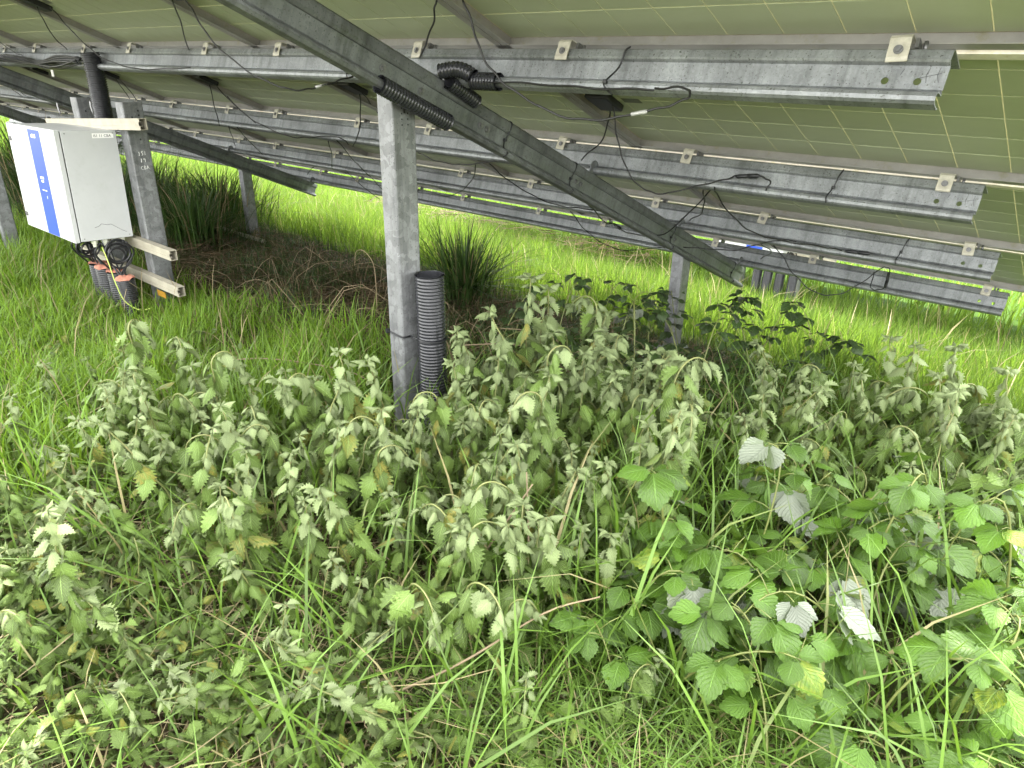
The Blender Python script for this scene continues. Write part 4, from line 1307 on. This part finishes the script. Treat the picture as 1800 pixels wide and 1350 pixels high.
# sunlit meadow beyond the table
P = field(190000, -17, 2.2, 3.1, 9.2, lambda x, y: (RNG.random(len(x)) < np.clip((y - np.where(x > -1.15, 3.0, 4.0)) / .7, 0, 1) * np.where(y > 7, .55, 1)) & ((x - 1.2) < (y - 3.) * 1.5))
grass('meadow_grass', 'lush sunlit meadow grass beyond the array', P, (.22, .44), (.004, .008), (.1, .42), MT['grass'], (.7 + .6 * patch(P[:, 0], P[:, 1], 1.1)) * np.where((P[:, 1] > 6.3) & (P[:, 0] > -5), .62, 1))
P = field(60000, -45, 12, 3.5, 24, lambda x, y: (x < -16.5) | (y > 9))
grass('meadow_grass', 'far grass seen low under the panels', P, (.25, .5), (.014, .03), (.1, .4), MT['grass'])
# left lush grass around the cabinet
P = field(46000, -8.5, -2.2, .0, 2.35, lambda x, y: (RNG.random(len(x)) < np.clip((2.35 - y) / .5, 0, 1) * np.clip(.35 + patch(x, y, 1.6, .7), 0, 1)) & (RNG.random(len(x)) < np.where(x > -2.6, .5, 1)))
grass('tall_grass', 'long green grass round the white cabinet at the left', P, (.14, .36), (.004, .008), (.15, .55), MT['grass_left'], (.7 + .7 * patch(P[:, 0], P[:, 1], 1.6, .7)) * np.where((P[:, 0] > -5.3) & (P[:, 0] < -3.0) & (P[:, 1] > .75), .62, 1))
# shaded thin grass under the table
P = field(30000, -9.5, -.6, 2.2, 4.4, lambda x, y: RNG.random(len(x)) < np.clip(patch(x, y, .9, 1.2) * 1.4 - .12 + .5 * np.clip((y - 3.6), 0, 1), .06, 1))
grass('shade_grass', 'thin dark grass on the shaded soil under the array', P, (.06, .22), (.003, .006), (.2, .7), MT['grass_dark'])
# foreground
P = field(24000, -2.6, .6, -.2, 3.4, lambda x, y: RNG.random(len(x)) < np.clip(.25 + .75 * patch(x, y, 1.3, .4), 0, 1) * np.where((x < -.75) & (y < .75), .7, 1) * np.where((x > -2.2) & (x < -.8) & (y > .75) & (y < 2.2), .5, 1))
grass('front_grass', 'mixed green grass growing between the nettles in front', P, (.07, .26), (.003, .0065), (.25, .8), MT['grass_front'])
P = field(3800, -.95, .45, .75, 1.45, lambda x, y: y < 1.25 + .1 * np.sin(7 * x))
grass('front_grass', 'fine tangled grass patch at the lower right', P, (.10, .26), (.002, .0045), (.5, 1.2), MT['grass_front'])
P = field(1300, -1.1, .45, 1.0, 3.4)
grass('long_grass', 'long arching grass blades among the brambles at the right', P, (.30, .58), (.005, .010), (.25, .6), MT['grass_front'])
P = field(950, -2.6, -.6, .45, 2.0)
grass('long_grass', 'scattered long grass blades among the nettles', P, (.28, .48), (.005, .009), (.2, .6), MT['grass_front'])
P = field(500, -12, 1.5, 4.4, 7.5)
grass('seeding_grass', 'pale seeding grass stems standing above the meadow', P, (.35, .62), (.004, .009), (.1, .5), MT['straw'])
P = field(300, -6, -2.2, .2, 2.0)
grass('seeding_grass', 'pale dry stems in the grass at the left', P, (.2, .5), (.003, .005), (.2, .6), MT['straw'])
# straw and dead stalks lying about
def lying(n, x0, x1, y0, y1, L, w, keep=None, lift=.05):
    P = field(n, x0, x1, y0, y1, keep)
    n = len(P)
    P[:, 2] += RNG.uniform(.005, lift, n)
    a = RNG.uniform(0, 2 * np.pi, n)
    ln = RNG.uniform(*L, n)
    d = np.stack([np.cos(a), np.sin(a), RNG.normal(0, .12, n)], 1) * ln[:, None]
    s = np.stack([-np.sin(a), np.cos(a), RNG.normal(0, .5, n)], 1) * (RNG.uniform(*w, n) / 2)[:, None]
    k = np.stack([-np.sin(a), np.cos(a), np.abs(RNG.normal(0, .4, n))], 1) * (ln * RNG.normal(0, .12, n))[:, None]
    V = np.stack([P - s, P + s, P + d * .5 + k - s, P + d * .5 + k + s, P + d - s * .5, P + d + s * .5], 1)
    b = np.arange(n)[:, None] * 6
    return V.reshape(-1, 3), np.concatenate([b + [0, 1, 3, 2], b + [2, 3, 5, 4]]).astype(np.int32)
for (lb, args) in (('brown dead thicket on the far bank under the next table', (900, -10, -4.6, 7.3, 8.6, (.2, .6), (.006, .012), None, .4)), ('brown dead stalks strewn on the soil under the array', (9500, -7.5, -1.0, 2.0, 4.1, (.06, .36), (.002, .005), None, .10)), ('pale straw lying in the trampled front', (4200, -2.4, .3, -.1, 1.2, (.05, .22), (.0012, .0035)))):
    V, F = lying(*args)
    tag(link('dead_grass', np_mesh('dead_grass', V, F, None, None, MT['litter' if 'brown' in lb else 'straw']), None), lb, 'dead grass', kind='stuff')
def leaf_scatter(name, label, sets, n, poly, size, lift, mat, seed, tilt=.7):
    rg_ = random.Random(seed)
    Vs, Fs, Us = [], [], []
    off = 0
    for (x, y) in scatter(poly, n, .001, rg_):
        A = sets[rg_.randrange(len(sets))][0]
        s = rg_.uniform(*size)
        M_ = Matrix.Translation((x, y, gz(x, y) + rg_.uniform(.005, lift))) @ Matrix.Rotation(rg_.uniform(0, 6.28), 4, 'Z') @ Matrix.Rotation(rg_.gauss(0, tilt), 4, 'X') @ Matrix.Rotation(rg_.gauss(0, tilt), 4, 'Y') @ Matrix.Scale(s, 4)
        m3 = np.array(M_.to_3x3()); tr = np.array(M_.translation)
        Vs.append(A[0] @ m3.T + tr); Fs.append(A[1] + off); Us.append(A[2]); off += len(A[0])
    me = np_mesh(name, np.concatenate(Vs), np.concatenate(Fs), None, np.concatenate(Us), mat, True)
    tag(link(name, me, None), label, 'ground cover', kind='stuff')
MT['nettle_floor'] = leaf_mat('nettle_floor_leaf', (.16, .25, .05), (.30, .37, .16), (.20, .30, .05), .15, .5, .35, 8, .35, True, ((.34, .31, .05), .08))
leaf_scatter('leaf_cover', 'small nettle leaves covering the trampled ground in front', NET, 2300, TRAMP + [], (.018, .052), .12, MT['nettle_floor'], 51)
leaf_scatter('leaf_cover', 'nettle leaves low down inside the middle clump', NET, 300, CLUMP, (.03, .065), .16, MT['nettle_floor'], 52)
WEED = [(-1.6, 2.3), (-1.3, 2.9), (-.7, 3.1), (.2, 3.3), (.3, 2.0), (-.2, 1.7), (-.8, 1.8), (-1.1, 2.1)]
leaf_scatter('leaf_cover', 'low chickweed and seedlings right of the nettle clump', BRA, 2600, WEED, (.012, .028), .14, MT['cover'], 53)
leaf_scatter('leaf_cover', 'low seedlings among the grass at the left', NET, 1100, [(-4.6, .5), (-3.6, 1.7), (-2.4, 1.4), (-2.1, .5), (-2.6, .1)], (.02, .06), .12, MT['nettle_floor'], 54)
leaf_scatter('leaf_cover', 'dark ivy-like leaves low under the array by the short post', BRA, 900, SH, (.03, .055), .16, MT['cover'], 55)
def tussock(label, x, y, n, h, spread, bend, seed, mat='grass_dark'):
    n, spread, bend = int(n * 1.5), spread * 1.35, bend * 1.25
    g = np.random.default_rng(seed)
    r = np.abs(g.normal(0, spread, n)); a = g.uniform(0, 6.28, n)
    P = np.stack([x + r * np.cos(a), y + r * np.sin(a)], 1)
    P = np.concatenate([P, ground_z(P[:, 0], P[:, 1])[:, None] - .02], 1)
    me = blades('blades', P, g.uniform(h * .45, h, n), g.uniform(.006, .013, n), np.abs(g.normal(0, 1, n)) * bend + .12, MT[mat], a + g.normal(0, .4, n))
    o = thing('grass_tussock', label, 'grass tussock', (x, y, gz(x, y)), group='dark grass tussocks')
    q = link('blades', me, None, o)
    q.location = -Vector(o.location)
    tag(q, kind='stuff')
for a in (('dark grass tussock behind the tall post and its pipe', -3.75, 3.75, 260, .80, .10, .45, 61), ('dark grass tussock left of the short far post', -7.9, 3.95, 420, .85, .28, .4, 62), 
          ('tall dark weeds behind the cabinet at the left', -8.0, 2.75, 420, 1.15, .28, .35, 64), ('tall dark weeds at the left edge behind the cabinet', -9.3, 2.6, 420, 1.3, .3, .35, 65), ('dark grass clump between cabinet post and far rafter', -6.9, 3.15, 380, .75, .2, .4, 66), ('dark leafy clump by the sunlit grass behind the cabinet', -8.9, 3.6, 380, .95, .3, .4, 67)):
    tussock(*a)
V, F = lying(200, -2.2, -.3, 0., .95, (.10, .34), (.0014, .003), None, .14)
tag(link('dead_grass', np_mesh('dead_grass', V, F, None, None, MT['straw']), None), 'long pale flattened stalks criss-crossing the trampled front', 'dead grass', kind='stuff')
# thin dead canes arching over the dark soil
mb = MB()
rd = random.Random(77)
for k in range(85):
    x, y = rd.uniform(-5.2, -1.3), rd.uniform(2.2, 3.7)
    a, ln, hh = rd.uniform(0, 6.28), rd.uniform(.25, .8), rd.uniform(.04, .30)
    pts = []
    for i in range(7):
        t_ = i / 6
        xx, yy = x + math.cos(a + t_ * .8) * ln * t_, y + math.sin(a + t_ * .8) * ln * t_
        pts.append((xx, yy, gz(xx, yy) + .01 + hh * math.sin(math.pi * min(1, t_ * rd.uniform(.9, 1.1))) ))
    mb.tube(pts, [.0026 * (1 - .6 * i / 6) for i in range(7)], 5)
tag(link('dead_canes', mb.mesh('dead_canes'), MT['dead']), 'tangle of thin dead canes over the dark soil under the array', 'dead canes', kind='stuff')
# bowed dead stems
DEAD = [('long pale dead stem arching over the grass left of the tall post', [(-2.95, 1.35, .10), (-2.70, 1.45, .16), (-2.45, 1.58, .16), (-2.30, 1.68, .12), (-2.15, 1.70, .04)]),
        ('bent dead stem with a hooked top on the dark soil', [(-3.55, 2.75, -.12), (-3.53, 2.74, .05), (-3.52, 2.72, .20), (-3.58, 2.70, .27), (-3.66, 2.70, .25), (-3.70, 2.71, .15)]),
        ('dead stem running right from behind the ribbed pipe', [(-2.25, 2.25, .12), (-2.05, 2.35, .15), (-1.90, 2.45, .12), (-1.70, 2.50, .02)]),
        ('reddish dead cane sloping on the soil right of the pipe', [(-2.6, 2.9, -.05), (-2.3, 2.8, .03), (-2.05, 2.65, .02), (-1.85, 2.55, -.08)]),
        ('thin dead stalk crossing the nettles below the centre', [(-1.10, 1.02, .02), (-1.02, 1.12, .22), (-.96, 1.20, .38)]),
        ('thin dead stalk leaning the other way below the centre', [(-.88, 1.10, .05), (-.95, 1.18, .20), (-1.03, 1.26, .36)]),
        ('pale flattened stalk across the lower left', [(-1.75, .30, .05), (-1.55, .42, .07), (-1.30, .58, .10)]),
        ('pale flattened stalk across the bottom', [(-1.25, .38, .05), (-1.05, .50, .07), (-.85, .68, .09)]),
        ('brown cane lying through the front of the clump', [(-1.0, .60, .05), (-.85, .80, .14), (-.74, .98, .24), (-.66, 1.08, .27)]),
        ('brown flattened stem at the bottom right', [(-.52, .92, .05), (-.35, 1.04, .06), (-.18, 1.14, .08)])]
for (lb, pts) in DEAD:
    o = thing('dead_stem', lb, 'dead stem', pts[0], group='dead stems')
    mb = MB(); pp = smooth_path(pts, 5); mb.tube(pp, [.0034 * (1 - .5 * i / len(pp)) for i in range(len(pp))], 6); part('stalk', mb, MT['dead'], o, True)
